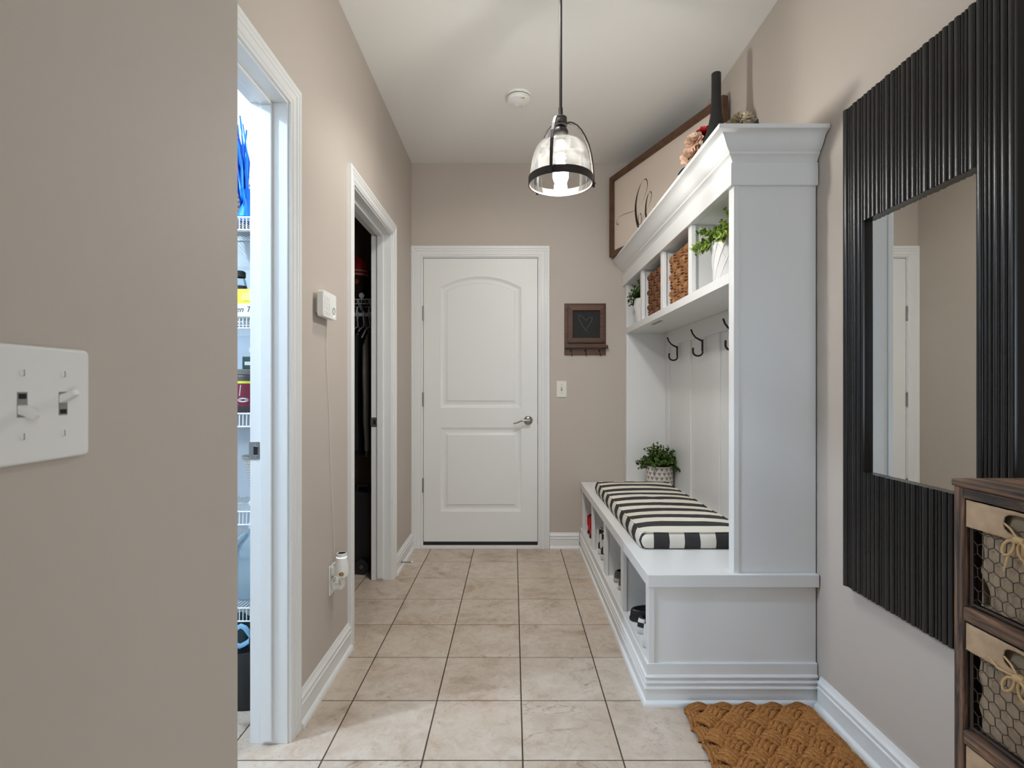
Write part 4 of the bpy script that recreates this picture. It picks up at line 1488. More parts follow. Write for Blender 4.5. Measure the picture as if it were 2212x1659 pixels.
def make_shoe(name, label, style):
    root = thing(name, (0, 0, 0), label, 'shoe')
    L, W = style.get('L', 0.28), style.get('W', 0.098)
    st_, ch_ = style.get('sole', 0.026), style.get('collar', 0.085)
    out = foot_outline(L, W)
    n = len(out)
    s = MB()
    rs = []
    for ins, z in ((0.96, 0.0), (1.02, 0.004), (1.03, st_ * 0.6), (1.0, st_)):
        rs.append([((x - L / 2) * ins + L / 2, y * ins, z + 0.010 * max(0, (x / L - 0.78)) * 4 * (1 if z < st_ * .9 else 1)) for x, y in out])
    s.rings(rs, True, True, True)
    s.build('sole', style['sole_mat'], root, smooth=50, local=True)
    if style.get('outsole'):
        o_ = MB()
        o_.rings([[((x - L / 2) * 1.0 + L / 2, y * 1.0, z + 0.010 * max(0, (x / L - 0.78)) * 4) for x, y in out] for z in (-0.0005, 0.0045)], True, True, False)
        o_.build('outsole', style['outsole'], root, smooth=50, local=True)
    u = MB()
    rs = []
    ccx, crx, cry = style.get('cx', 0.27) * L, style.get('crx', 0.22) * L, W * 0.30
    steps = 9
    coll = []
    for k in range(n):
        a = 2 * pi * k / n
        xx = ccx - crx * cos(a)
        yy = cry * sin(a)
        zz = ch_ * (1.0 + 0.16 * abs(cos(a)) + (0.10 if cos(a) > 0.7 else 0.0)) if not style.get('low') else ch_
        coll.append((xx, yy, zz))
    for i in range(steps + 1):
        r = i / steps
        q = r ** 1.9
        ring = []
        for (x, y), (cx_, cy_, cz_) in zip(out, coll):
            zz = st_ * 0.8 + (cz_ - st_ * 0.8) * (1 - (1 - r) ** 2.1)
            ring.append((x + (cx_ - x) * q, (y + (cy_ - y) * q) * (1.0 + 0.05 * sin(pi * r)), zz))
        rs.append(ring)
    # inside
    for f, dz in ((0.94, -0.004), (0.9, -0.03), (0.85, -(ch_ - st_) * 0.95)):
        rs.append([(ccx + (x - ccx) * f, y * f, z + dz) for x, y, z in coll])
    mats = style['mats']
    pat = style.get('pat', lambda t, r, side: 0)
    nb = len(u.v)
    for i in range(len(rs) - 1):
        for k in range(n):
            a, b = k, (k + 1) % n
            tt = (out[a][0] + out[b][0]) / 2 / L
            side = 1 if k < n / 2 else -1
            u.cur = (len(mats) - 1) if i >= steps else pat(tt, (i + 0.5) / steps, side)
            u.add([rs[i][a], rs[i][b], rs[i + 1][b], rs[i + 1][a]], [(0, 1, 2, 3)])
    u.cur = len(mats) - 1
    u.add(rs[-1], [tuple(range(n))])
    up_ = u.build('upper', mats, root, local=True)
    bm = bmesh.new()
    bm.from_mesh(up_.data)
    bmesh.ops.remove_doubles(bm, verts=bm.verts, dist=1e-6)
    bmesh.ops.recalc_face_normals(bm, faces=bm.faces)
    bm.to_mesh(up_.data)
    bm.free()
    up_.data.polygons.foreach_set('use_smooth', [True] * len(up_.data.polygons))
    if style.get('laces'):
        lc = MB()
        for k in range(5):
            x = ccx + crx + 0.006 + k * 0.016
            z = ch_ * 0.98 - k * 0.0085
            lc.tube([(x, -0.022, z - 0.012), (x + 0.003, -0.01, z - 0.001), (x + 0.004, 0.0, z + 0.002), (x + 0.003, 0.01, z - 0.001), (x, 0.022, z - 0.012)], 0.0028, 6)
        lc.build('laces', style['laces'], root, smooth=60, local=True)
    if style.get('tab'):
        MB().box(-0.004, -0.011, ch_ * 0.55, 0.006, 0.011, ch_ * 1.2).build('heel_tab', style['tab'], root, bevel=0.003, local=True)
    return root


m_blk_l = M('black_leather', (26, 26, 27), 0.45)
m_wht_l = M('white_leather', (228, 227, 222), 0.45)
m_red_l = M('red_leather', (196, 26, 30), 0.4)
m_brn_l = M('grey_brown_suede', (98, 88, 80), 0.8)
m_sole_w = M('white_rubber_sole', (214, 212, 206), 0.6)
m_sole_g = M('pale_grey_sole', (186, 182, 174), 0.6)
m_lin = M('dark_lining', (30, 29, 29), 0.9)


def pat_red(t, r, s):
    if 0.10 < t < 0.75 and abs(r - 0.12 - t * 0.45) < 0.13:
        return 1
    return 0 if r < 0.72 else 2


def pat_bw(t, r, s):
    if r < 0.22:
        return 0
    if t < 0.16:
        return 1 if r < 0.45 or r > 0.75 else 0
    if 0.2 < t < 0.62:
        return 1 if int((t + r * 0.4) * 9) % 2 == 0 else 0
    return 0


def pat_plain(t, r, s):
    return 0


def pat_strap(t, r, s):
    return 1 if 0.28 < r < 0.62 and t < 0.35 else 0


shoe_z = 0.1452


def put(o, x, y, rz=0.0):
    o.location = (x, y, shoe_z)
    o.rotation_euler = (0, 0, rz)


S_red = dict(mats=[m_red_l, m_wht_l, m_blk_l, m_lin], pat=pat_red, sole=0.028, collar=0.108, sole_mat=m_blk_l, outsole=m_red_l, laces=m_wht_l, tab=m_red_l)
G1 = 'red sneakers in the far bench cubby'
a_ = make_shoe('sneaker', 'red, white and black sneaker by the far wall in the far bench cubby', S_red)
put(a_, 0.515, 3.60)
a_['group'] = G1
b_ = copy_tree(a_)
put(b_, 0.513, 3.495)
b_['label'] = 'red, white and black sneaker beside the divider in the far bench cubby'
S_bw = dict(mats=[m_blk_l, m_wht_l, m_lin], pat=pat_bw, sole=0.034, collar=0.125, sole_mat=m_sole_w, outsole=m_blk_l, laces=m_wht_l, tab=m_wht_l)
G2 = 'black and white high sneakers in the second farthest bench cubby'
a_ = make_shoe('sneaker', 'black and white high sneaker, farthest of the three in its cubby', S_bw)
put(a_, 0.515, 3.165)
a_['group'] = G2
for y, lab in ((3.055, 'black and white high sneaker, middle of the three in its cubby'), (2.945, 'black and white high sneaker, nearest of the three in its cubby')):
    b_ = copy_tree(a_)
    put(b_, 0.513, y)
    b_['label'] = lab
S_brn = dict(mats=[m_brn_l, m_brn_l, m_lin], pat=pat_plain, sole=0.022, collar=0.058, low=1, sole_mat=m_sole_g, cx=0.30, crx=0.25)
G3 = 'grey-brown slip-ons in the third bench cubby'
a_ = make_shoe('slip_on_shoe', 'grey-brown suede slip-on shoe, farther one of its pair', S_brn)
put(a_, 0.522, 2.705)
a_['group'] = G3
b_ = copy_tree(a_)
put(b_, 0.524, 2.600)
b_['label'] = 'grey-brown suede slip-on shoe, nearer one of its pair'
S_clog = dict(mats=[m_blk_l, m_blk_l, m_lin], pat=pat_plain, sole=0.022, collar=0.052, low=1, sole_mat=m_blk_l, cx=0.33, crx=0.29, W=0.112)
a_ = make_shoe('clog', 'plain black rounded clog beside the divider in the nearest bench cubby', S_clog)
put(a_, 0.505, 2.255)
S_sl = dict(mats=[m_blk_l, m_wht_l, m_lin], pat=pat_strap, sole=0.028, collar=0.066, low=1, sole_mat=m_sole_w, cx=0.32, crx=0.26)
a_ = make_shoe('slip_on_shoe', 'black slip-on with white band and sole, middle of the nearest bench cubby', S_sl)
put(a_, 0.508, 2.138)
S_wh = dict(mats=[m_wht_l, m_blk_l, m_lin], pat=lambda t, r, s: 1 if (t < 0.12 and r > 0.6) else 0, sole=0.028, collar=0.085, sole_mat=m_sole_w, laces=m_blk_l)
a_ = make_shoe('sneaker', 'white sneaker with black trim, nearest in the nearest bench cubby', S_wh)
put(a_, 0.503, 2.022)

# ------------------------------------------------------------------ door mat
def coir():
    m = bpy.data.materials.new('brown_coir')
    m.use_nodes = True
    t = NT(m)
    v = t.coord('Object', scale=(60, 500, 300), rnd=True)
    n = t.noise(v, 1.0, 4, 0.6)
    n2 = t.noise(t.coord('Object', rnd=True), 260, 4)
    f = t.math('ADD', t.math('MULTIPLY', n, 0.6), t.math('MULTIPLY', n2, 0.4))
    t.link(t.ramp(f, [(0.32, lin((98, 62, 30))), (0.5, lin((160, 108, 60))), (0.68, lin((198, 146, 92)))]), t.b.inputs['Base Color'])
    t.b.inputs['Roughness'].default_value = 0.95
    t.b.inputs['Specular IOR Level'].default_value = 0.1
    t.bump(f, 1.0, 0.004)
    return m


m_coir = coir()
mat_root = thing('door_mat', (0.83, 1.50, 0.0), 'brown braided coir door mat on the floor in front of the hall tree', 'door mat')
MX0, MX1, MY0_, MY1_ = 0.625, 1.020, 1.15, 1.835
MB().box(MX0 + 0.012, MY0_, 0.001, MX1 - 0.012, MY1_ - 0.02, 0.010).build('backing', M('dark_coir', (96, 62, 34), 0.95), mat_root)


def braid_mesh(seed, L=0.098, W=0.062, H=0.040):
    rg = random.Random(seed)
    mb = MB()
    nr = 4
    for r in range(nr):
        y0 = -W / 2 + W * (r + 0.5) / nr
        rs = []
        ns = 11
        rad = W / nr * 0.62
        for k in range(ns):
            t = k / (ns - 1)
            x = -L / 2 + L * t
            z = 0.002 + (H - rad - 0.002) * sin(pi * t) ** 0.8 * (1 - 0.25 * (2 * (r + 0.5) / nr - 1) ** 2)
            tw = 0.0012 * sin(t * 15 + r * 2)
            ring = []
            for q in range(8):
                a = 2 * pi * q / 8
                rr = rad * (0.82 + 0.18 * sin(pi * t)) * (1 + 0.10 * sin(3 * a + t * 24))
                ring.append((x, y0 + tw + rr * cos(a), z + rr * sin(a)))
            rs.append(ring)
        mb.rings(rs, True, True, True)
    o = mb.build('braid', m_coir, None, smooth=70)
    return unlink_data(o)


bms = [braid_mesh(q) for q in range(2)]
s_ = 0.062
u_ = Vector((1, -1)) / sqrt(2)
v_ = Vector((1, 1)) / sqrt(2)
rg = random.Random(2)
cells = []
for i in range(-16, 17):
    for j in range(-16, 17):
        p = Vector((0.83, 1.50)) + u_ * (i * s_) + v_ * (j * s_)
        if MX0 <= p.x <= MX1 and MY0_ + 0.02 <= p.y <= MY1_:
            ang = -45 if (i + j) % 2 == 0 else 45
            place(bms[rg.randrange(2)], 'braid', mat_root, (p.x - 0.83, p.y - 1.50, 0.0035), (0, 0, radians(ang) + rg.uniform(-.06, .06)), (rg.uniform(.97, 1.05), rg.uniform(.95, 1.04), rg.uniform(.92, 1.05)))
            cells.append((p, ang))
for k in range(9):
    for x, off in ((MX0 - 0.004, 0.0), (MX1 + 0.004, 0.03)):
        p = Vector((x, MY1_ - 0.045 - k * s_ * sqrt(2) + off))
        if p.y < MY0_:
            continue
        place(bms[k % 2], 'braid', mat_root, (p.x - 0.83, p.y - 1.50, 0.001), (0, 0, radians(90) + rg.uniform(-.12, .12)), (1.0, 0.72, 0.85))
        cells.append((p, 90))
for k in range(5):
    p = Vector((MX0 + 0.03 + k * s_ * sqrt(2), MY1_ + 0.004))
    place(bms[k % 2], 'braid', mat_root, (p.x - 0.83, p.y - 1.50, 0.001), (0, 0, rg.uniform(-.12, .12)), (1.0, 0.66, 0.9))
    cells.append((p, 0))
fib = MB()
for p, ang in cells:
    ca, sa = cos(radians(ang)), sin(radians(ang))
    for q in range(60):
        lx, ly = rg.uniform(-.045, .045), rg.uniform(-.03, .03)
        x, y = p.x + lx * ca - ly * sa, p.y + lx * sa + ly * ca
        z = 0.008 + 0.022 * max(0, cos(lx / 0.047 * pi / 2)) ** 0.7 * max(0.2, cos(ly / 0.03 * 1.1))
        d = Vector((ca, sa, 0)) * rg.uniform(-.012, .012) + Vector((rg.uniform(-.004, .004), rg.uniform(-.004, .004), rg.uniform(0.001, .006)))
        w = Vector((-sa, ca, 0)) * 0.0004
        a0 = Vector((x, y, z))
        fib.add([tuple(a0 - w), tuple(a0 + w), tuple(a0 + d)], [(0, 1, 2)])
tag(fib.build('fibres', m_coir, mat_root), kind='stuff')

# ------------------------------------------------------------------ storage tower with wire drawers
TX0, TX1, TY0, TY1, TZ = 0.800, 1.098, 0.700, 0.950, 0.980
tow = thing('storage_tower', ((TX0 + TX1) / 2, (TY0 + TY1) / 2, 0), 'narrow rustic wooden drawer tower with burlap-lined wire baskets in the right foreground', 'storage tower')
MB().box(TX0 - 0.003, TY0 - 0.003, TZ - 0.013, TX1, TY1 + 0.003, TZ).build('top', m_rustic, tow, bevel=0.0025)
PW = 0.018
for x in (TX0, TX1 - PW):
    for y in (TY0, TY1 - PW):
        MB().box(x, y, 0, x + PW, y + PW, TZ - 0.013).build('post', m_rustic_v, tow, bevel=0.002)
levels = [0.755, 0.537, 0.319, 0.101]
MB().box(TX0 + 0.001, TY0 + PW, TZ - 0.032, TX0 + 0.016, TY1 - PW, TZ - 0.0135).build('rail', m_rustic, tow, bevel=0.002)
for z in levels:
    MB().box(TX0 + 0.001, TY0 + PW, z - 0.024, TX0 + 0.016, TY1 - PW, z).build('rail', m_rustic, tow, bevel=0.002)
    MB().box(TX0 + 0.016, TY0 + 0.004, z - 0.016, TX1 - 0.004, TY0 + 0.014, z).build('runner', m_rustic, tow)
    MB().box(TX0 + 0.016, TY1 - 0.014, z - 0.016, TX1 - 0.004, TY1 - 0.004, z).build('runner', m_rustic, tow)
    MB().box(TX0 + 0.02, TY0 + 0.014, z - 0.008, TX1 - 0.01, TY1 - 0.014, z - 0.003).build('shelf_board', m_rustic, tow)
MB().box(TX0 + 0.02, TY0 + 0.002, 0.08, TX1 - 0.004, TY0 + 0.006, TZ - 0.013).build('side_panel', m_rustic_v, tow)
MB().box(TX0 + 0.02, TY1 - 0.006, 0.08, TX1 - 0.004, TY1 - 0.002, TZ - 0.013).build('side_panel', m_rustic_v, tow)


def burlap(name, rgb):
    m = bpy.data.materials.new(name)
    m.use_nodes = True
    t = NT(m)
    sep = t.add('ShaderNodeSeparateXYZ')
    t.link(t.coord('Object'), sep.inputs[0])
    a = t.math('SINE', t.math('MULTIPLY', sep.outputs[1], 2800))
    b = t.math('SINE', t.math('MULTIPLY', sep.outputs[2], 2800))
    w = t.math('MULTIPLY', t.math('ADD', t.math('MULTIPLY', a, b), 1.0), 0.5)
    n = t.noise(t.coord('Object'), 40, 4)
    f = t.math('ADD', t.math('MULTIPLY', w, 0.35), t.math('MULTIPLY', n, 0.65))
    c = lin(rgb)
    t.link(t.ramp(f, [(0.25, tuple(x * 0.72 for x in c[:3]) + (1,)), (0.75, tuple(min(1, x * 1.2) for x in c[:3]) + (1,))]), t.b.inputs['Base Color'])
    t.b.inputs['Roughness'].default_value = 0.95
    t.b.inputs['Specular IOR Level'].default_value = 0.1
    t.bump(w, 0.5, 0.001)
    return m


m_burlap = burlap('burlap_band', (184, 156, 126))
m_liner = burlap('grey_burlap_liner', (158, 138, 114))
m_dwire = M('dark_chicken_wire', (62, 52, 46), 0.5, metal=0.4)
m_raffia = M('raffia', (190, 158, 112), 0.8)


def drawer(zb, seed):
    rg = random.Random(seed)
    z0, z1 = zb + 0.004, zb + 0.190
    y0, y1 = TY0 + PW + 0.003, TY1 - PW - 0.003
    x0, x1 = TX0 + 0.004, TX1 - 0.02
    yc = (y0 + y1) / 2
    # wire frame of the basket
    fr = MB()
    for za in (z0 + 0.003, z1 - 0.004):
        fr.tube([(x0 + 0.006, y0 + 0.005, za), (x0 + 0.006, y1 - 0.005, za), (x1, y1 - 0.005, za), (x1, y0 + 0.005, za), (x0 + 0.006, y0 + 0.005, za)], 0.0025, 6)
    for ya in (y0 + 0.005, y1 - 0.005):
        fr.tube([(x0 + 0.006, ya, z0), (x0 + 0.006, ya, z1 - 0.003)], 0.0025, 6)
    dr = fr.build('wire_basket', m_dwire, tow, smooth=60)
    # crumpled liner
    mb = MB()
    ny, nz = 26, 18
    rs = []
    ins = 0.012
    for k in range(nz + 1):
        t = k / nz
        z = z0 + 0.006 + (z1 - 0.012 - z0) * t
        ring = []
        for q in range(ny + 1):
            s = q / ny
            yl, yr = y0 + ins + 0.010 * sin(t * 5 + seed) * (1 - t), y1 - ins - (0.022 if seed % 2 else 0.006) * (1 - t) * abs(sin(t * 6 + seed))
            y = yl + (yr - yl) * s
            bulge = 0.010 * sin(pi * s) * sin(pi * min(1, t * 1.1)) + 0.0025 * sin(s * 17 + t * 9 + seed) * sin(t * 13 + seed * 2) + 0.0015 * sin(s * 40 + t * 21)
            ring.append((x0 + 0.014 - bulge, y, z))
        rs.append(ring)
    mb.rings(rs, False)
    # the other sides of the liner
    xb = x1 - 0.01
    mb.box(x0 + 0.018, y0 + ins, z0 + 0.004, xb, y0 + ins + 0.002, z1 - 0.012)
    mb.box(x0 + 0.018, y1 - ins - 0.002, z0 + 0.004, xb, y1 - ins, z1 - 0.012)
    mb.box(xb, y0 + ins, z0 + 0.004, xb + 0.002, y1 - ins, z1 - 0.012)
    mb.box(x0 + 0.016, y0 + ins, z0 + 0.004, xb, y1 - ins, z0 + 0.006)
    mb.build('liner', m_liner, dr, smooth=60)
    # chicken wire
    wm = MB()
    hx_ = 0.0235
    sgm = []
    for r in range(-1, 9):
        for c in range(-1, 11):
            cy_ = y0 + 0.004 + c * hx_ + (hx_ / 2 if r % 2 else 0)
            cz_ = z0 + 0.002 + r * hx_ * 0.86
            v = [(cy_, cz_ + hx_ * 0.56), (cy_ + hx_ / 2, cz_ + hx_ * 0.30), (cy_ + hx_ / 2, cz_ - hx_ * 0.30)]
            v0 = (cy_ - hx_ / 2, cz_ + hx_ * 0.30)
            sgm += [(v0, v[0]), (v[0], v[1]), (v[1], v[2])]
    for (ya, za), (yb_, zb_) in sgm:
        if min(ya, yb_) < y0 + 0.004 or max(ya, yb_) > y1 - 0.004 or min(za, zb_) < z0 or max(za, zb_) > z1 - 0.02:
            continue
        def bx(y, z):
            s = (y - y0) / (y1 - y0)
            t = (z - z0) / (z1 - z0)
            return x0 + 0.0085 - 0.009 * sin(pi * s) * sin(pi * t)
        wm.tube([(bx(ya, za), ya, za), (bx(yb_, zb_), yb_, zb_)], 0.0008, 5)
    tag(wm.build('chicken_wire', m_dwire, dr, smooth=60), kind='stuff')
    # burlap band with handle hole
    bz0, bz1 = z1 - 0.047, z1
    N = 48
    outer, hole = [], []
    hw, hh = (y1 - y0) / 2, (bz1 - bz0) / 2
    rim_ = [(-hw + 2 * hw * k / 14, -hh) for k in range(14)] + [(hw, -hh + 2 * hh * k / 5) for k in range(5)] + [(hw - 2 * hw * k / 14, hh) for k in range(14)] + [(-hw, hh - 2 * hh * k / 5) for k in range(5)]
    for oy, oz in rim_:
        a = atan2(oz / hh, oy / hw)
        ca, sa = cos(a) , sin(a)
        outer.append((yc + oy, (bz0 + bz1) / 2 + oz))
        e = 3.2
        hw2, hh2 = 0.034, 0.0165
        m2 = (abs(ca) ** e + abs(sa) ** e) ** (1 / e)
        hole.append((yc + hw2 * ca / m2, (bz0 + bz1) / 2 + 0.001 + hh2 * sa / m2))
    rsb = []
    for f, dx in ((0.0, 0.002), (0.0, 0.0), (0.35, -0.0012), (0.8, -0.001), (1.0, 0.0), (1.0, 0.002)):
        rsb.append([(x0 + dx, o_[0] + (h_[0] - o_[0]) * f, o_[1] + (h_[1] - o_[1]) * f + 0.0006 * sin(o_[0] * 210)) for o_, h_ in zip(outer, hole)])
    MB().rings(rsb, True).build('band', m_burlap, dr, smooth=50)
    # raffia bow
    bow = MB()
    kz = bz0 + 0.004
    kx = x0 - 0.006
    bow.tube([(kx, yc - 0.006, kz), (kx - 0.003, yc, kz + 0.001), (kx, yc + 0.006, kz)], [0.005, 0.0065, 0.005], 8)
    for sg in (-1, 1):
        lp = []
        for k in range(11):
            a = pi * 2 * k / 10
            lp.append((kx - 0.004 - 0.004 * sin(a / 2), yc + sg * (0.004 + 0.016 * (1 - cos(a)) / 2 + 0.004 * sin(a)), kz - 0.004 - 0.020 * (1 - cos(a)) / 2 + 0.008 * sin(a)))
        bow.tube(lp, 0.0022, 6)
        bow.tube([(kx, yc + sg * 0.003, kz), (kx - 0.006, yc + sg * (0.014 if seed % 2 else 0.03), kz - (0.03 if seed % 2 else -0.002)), (kx - 0.004, yc + sg * (0.022 if seed % 2 else 0.05), kz - (0.055 if seed % 2 else -0.012))], [0.0024, 0.002, 0.0012], 6)
        bow.tube([(kx + 0.002, yc + sg * 0.003, kz), (x0 - 0.001, yc + sg * 0.02, kz + 0.014), (x0, yc + sg * 0.032, kz + 0.02)], 0.0018, 6)
    tag(bow.build('bow', m_raffia, dr, smooth=60), 'raffia bow')


for q, z in enumerate(levels):
    drawer(z, q + 1)

# ------------------------------------------------------------------ pantry
def wire_shelf(loc, label, group, x0=-2.29, x1=-0.86, depth=0.29, lip=0.048, pitch=0.0135):
    """loc: front lip, deck height"""
    root = thing('wire_shelf', loc, label, 'shelf', group)
    yf, z = loc[1], loc[2]
    n = int((x1 - x0) / pitch)
    w = MB()
    for k in range(n + 1):
        x = x0 + k * pitch
        w.tube([(x, yf + depth, z), (x, yf, z), (x, yf - 0.001, z - lip)], 0.0014, 4, caps=False)
    tag(w.build('deck_wires', m_wire, root), kind='stuff')
    for (y, zz, r) in ((yf, z, 0.0032), (yf - 0.002, z - lip, 0.0032), (yf + depth, z - 0.003, 0.003), (yf + depth * 0.55, z - 0.004, 0.003)):
        MB().tube([(x0, y, zz), (x1, y, zz)], r, 8).build('rail', m_wire, root, smooth=60)
    return root


SYF = 1.955
labs = ['topmost white wire shelf in the pantry under the blue gift wrap', 'second white wire shelf in the pantry holding the yellow box', 'third white wire shelf in the pantry holding the dark jar', 'fourth white wire shelf in the pantry holding the dotted vase',
        'lowest white wire shelf in the pantry holding the water jug']
SHZ = [1.783, 1.416, 1.049, 0.683, 0.323]
for z, l in zip(SHZ, labs):
    wire_shelf((-1.3, SYF, z), l, 'white wire shelves in the pantry')

# basket with blue cellophane on the top shelf
m_wick = M('grey_white_wicker', (158, 148, 138), 0.8, bump=0.8, bscale=160, bdist=0.004)
bk = thing('wicker_basket', (-1.12, 2.125, 1.785), 'whitewashed wicker basket on the topmost pantry shelf', 'basket')
mb = MB()
for k in range(9):
    zz = 1.785 + 0.016 * k
    mb.lathe([(0.088 + 0.0025 * k, zz - 0.007), (0.094 + 0.0025 * k, zz), (0.088 + 0.0025 * k, zz + 0.009)], (-1.12, 2.125, 0.007), 28)
mb.build('body', m_wick, bk, smooth=60)
MB().lathe([(0.0, 1.786), (0.088, 1.786)], (-1.12, 2.125, 0), 24).build('bottom', m_wick, bk)
hp = [(-1.12 + 0.105 * cos(a), 2.125, 1.92 + 0.055 * sin(a)) for a in [pi * k / 12 for k in range(13)]]
MB().tube(hp, 0.007, 8).build('handle', m_wick, bk, smooth=60)
m_blue = M('blue_metallic_foil', (24, 118, 224), 0.22, metal=0.35)
m_blue_d = M('dark_blue_foil', (10, 70, 170), 0.25, metal=0.35)
fo = thing('foil_gift_wrap', (-1.03, 2.02, 1.785), 'shiny blue foil spray sticking up on the topmost pantry shelf', 'gift wrap')
rgb_ = random.Random(8)
fm = MB()
for k in range(46):
    a = rgb_.uniform(0, 2 * pi)
    b0 = Vector((-1.03 + 0.012 * cos(a), 2.02 + 0.012 * sin(a), 1.80 + 0.05 * rgb_.random()))
    L = rgb_.uniform(0.12, 0.40)
    d = Vector((rgb_.uniform(-.20, .03), rgb_.uniform(-.16, .16), 1)).normalized()
    w = Vector((cos(a + 1.3), sin(a + 1.3), 0.2)) * rgb_.uniform(0.004, 0.010)
    fm.cur = k % 2
    pr = []
    for q in range(6):
        t_ = q / 5
        c = b0 + d * L * t_ + Vector((-0.03 * t_ * t_, 0, 0)) + Vector((rgb_.uniform(-.006, .006), rgb_.uniform(-.006, .006), 0))
        ww = w * (1 - 0.7 * t_)
        pr.append([tuple(c - ww), tuple(c + Vector((0, .002, 0))), tuple(c + ww)])
    fm.rings(pr, False)
fm.build('foil_strands', [m_blue, m_blue_d], fo)
cf = MB()
cf.lathe([(0.030, 1.785), (0.034, 1.80), (0.018, 1.845), (0.012, 1.87), (0.024, 1.905)], (-1.03, 2.02, 0), 14)
cf.build('foil_base', m_blue, fo)

# second shelf: bottle, yellow box, name card
m_bottle = M('dark_bottle', (36, 34, 36), 0.25)
m_clear = thin_glass('clear_bottle_neck', (0.85, 0.9, 0.92, 1))
bt = thing('bottle', (-1.125, 2.16, 1.4175), 'black-capped dark bottle on the second pantry shelf', 'bottle')
bx_, by_ = -1.125, 2.16
MB().lathe([(0.0, 1.4175), (0.030, 1.4175), (0.031, 1.53), (0.026, 1.565)], (bx_, by_, 0), 24).build('body', m_bottle, bt, smooth=40)
MB().lathe([(0.026, 1.5655), (0.021, 1.59), (0.017, 1.60)], (bx_, by_, 0), 24).build('shoulder', m_clear, bt, smooth=40)
MB().lathe([(0.017, 1.60), (0.021, 1.601), (0.021, 1.622), (0.016, 1.627), (0.0, 1.628)], (bx_, by_, 0), 24).build('cap', m_rubber, bt, smooth=40)
m_yellow = M('yellow_carton', (232, 218, 60), 0.5)
yb = thing('tea_box', (-1.055, 2.06, 1.4175), 'yellow carton on the second pantry shelf', 'box')
MB().box(-1.10, 2.02, 1.4175, -0.99, 2.10, 1.528).build('carton', m_yellow, yb, bevel=0.002)
MB().box(-1.045, 2.0185, 1.482, -1.00, 2.0198, 1.512).build('flap', M('pale_yellow_card', (240, 232, 120), 0.5), yb)
MB().lathe([(0.008, 0.0), (0.008, 0.0008), (0.0, 0.0009)], (-1.009, 2.0185, 1.516), 16, axis='y').build('seal', m_plastic, yb)
m_ink2 = M('dark_ink', (40, 40, 44), 0.7)
card = thing('name_card', (-1.03, SYF - 0.006, 1.418), 'white name card with script letters clipped to the second pantry shelf', 'card')
MB().box(-1.092, SYF - 0.0075, 1.412, -0.945, SYF - 0.0055, 1.459).build('card', m_plastic, card)
text_mesh('lettering', 'Green Tea', 0.030, m_ink2, card, (-1.081 + 1.03, -0.0018, 0.010), (radians(90), 0, 0), shear=0.35)

# third shelf: jar, green box and a grey bin with pale triangles
m_jar = M('dark_jar_plastic', (60, 52, 50), 0.35)
m_maroon = M('maroon_label', (112, 24, 44), 0.5)
jr = thing('jar', (-1.05, 2.07, 1.0505), 'dark plastic jar with maroon label on the third pantry shelf', 'jar')
MB().lathe([(0.0, 1.0505), (0.058, 1.0505), (0.060, 1.056), (0.060, 1.185), (0.055, 1.196)], (-1.05, 2.07, 0), 32).build('body', m_jar, jr, smooth=40)
MB().lathe([(0.055, 1.196), (0.058, 1.198), (0.058, 1.215), (0.054, 1.218), (0.0, 1.218)], (-1.05, 2.07, 0), 32).build('lid', M('brown_grey_lid', (110, 102, 96), 0.4), jr, smooth=40)
MB().lathe([(0.0607, 1.075), (0.0607, 1.165)], (-1.05, 2.07, 0), 32).build('label_wrap', m_maroon, jr, smooth=40)
MB().lathe([(0.0609, 1.163), (0.0609, 1.172)], (-1.05, 2.07, 0), 32).build('label_strip', M('yellow_green_strip', (214, 212, 60), 0.5), jr, smooth=40)
em = MB()
for r_, hh_ in ((0.018, 0.0075), (0.012, 0.0045)):
    ringp = []
    for k in range(25):
        a = 2 * pi * k / 24
        th = -pi / 2 + 0.32 + r_ * cos(a) / 0.0615 - 0.10
        ringp.append((-1.05 + 0.0615 * cos(th), 2.07 + 0.0615 * sin(th), 1.099 + hh_ * sin(a)))
    em.tube(ringp, 0.0012, 5, caps=False)
ag = []
for k in range(8):
    th = -pi / 2 + 0.02 + 0.010 * k
    ag.append((-1.05 + 0.0617 * cos(th), 2.07 + 0.0617 * sin(th), 1.115 + 0.006 * k))
em.tube(ag, 0.0016, 5)
em.build('emblem', m_plastic, jr)
gb = thing('green_box', (-1.03, 2.07, 1.2185), 'small dark green box on top of the dark jar', 'box')
MB().box(-1.055, 2.04, 1.2185, -0.985, 2.10, 1.268).build('carton', M('dark_green_card', (38, 66, 58), 0.5), gb, bevel=0.002)
MB().box(-1.045, 2.0385, 1.234, -0.995, 2.0398, 1.248).build('label_patch', m_plastic, gb)
gbn = thing('storage_bin', (-1.1, 2.20, 1.0505), 'pale grey storage bin with pale triangle mark behind the dark jar', 'bin')
m_pale = M('pale_grey_plastic', (186, 196, 206), 0.45)
MB().box(-1.24, 2.155, 1.0505, -0.97, 2.245, 1.36).build('body', m_pale, gbn, bevel=0.004)
tri = MB()
for (x0_, w_, h_) in ((-1.085, 0.012, 0.022), (-1.062, 0.028, 0.044)):
    x_ = x0_ + 0.004
    tri.add([(x_ - w_ / 2, 2.1535, 1.292), (x_ + w_ / 2 + .008, 2.1535, 1.292), (x_ - .004, 2.1535, 1.292 + h_), (x_ - w_ / 2, 2.1545, 1.292), (x_ + w_ / 2 + .008, 2.1545, 1.292), (x_ - .004, 2.1545, 1.292 + h_)], [(0, 1, 2), (3, 4, 5), (0, 1, 4, 3), (1, 2, 5, 4), (2, 0, 3, 5)])
tri.build('triangle_mark', M('pale_mark', (226, 232, 232), 0.5), gbn)


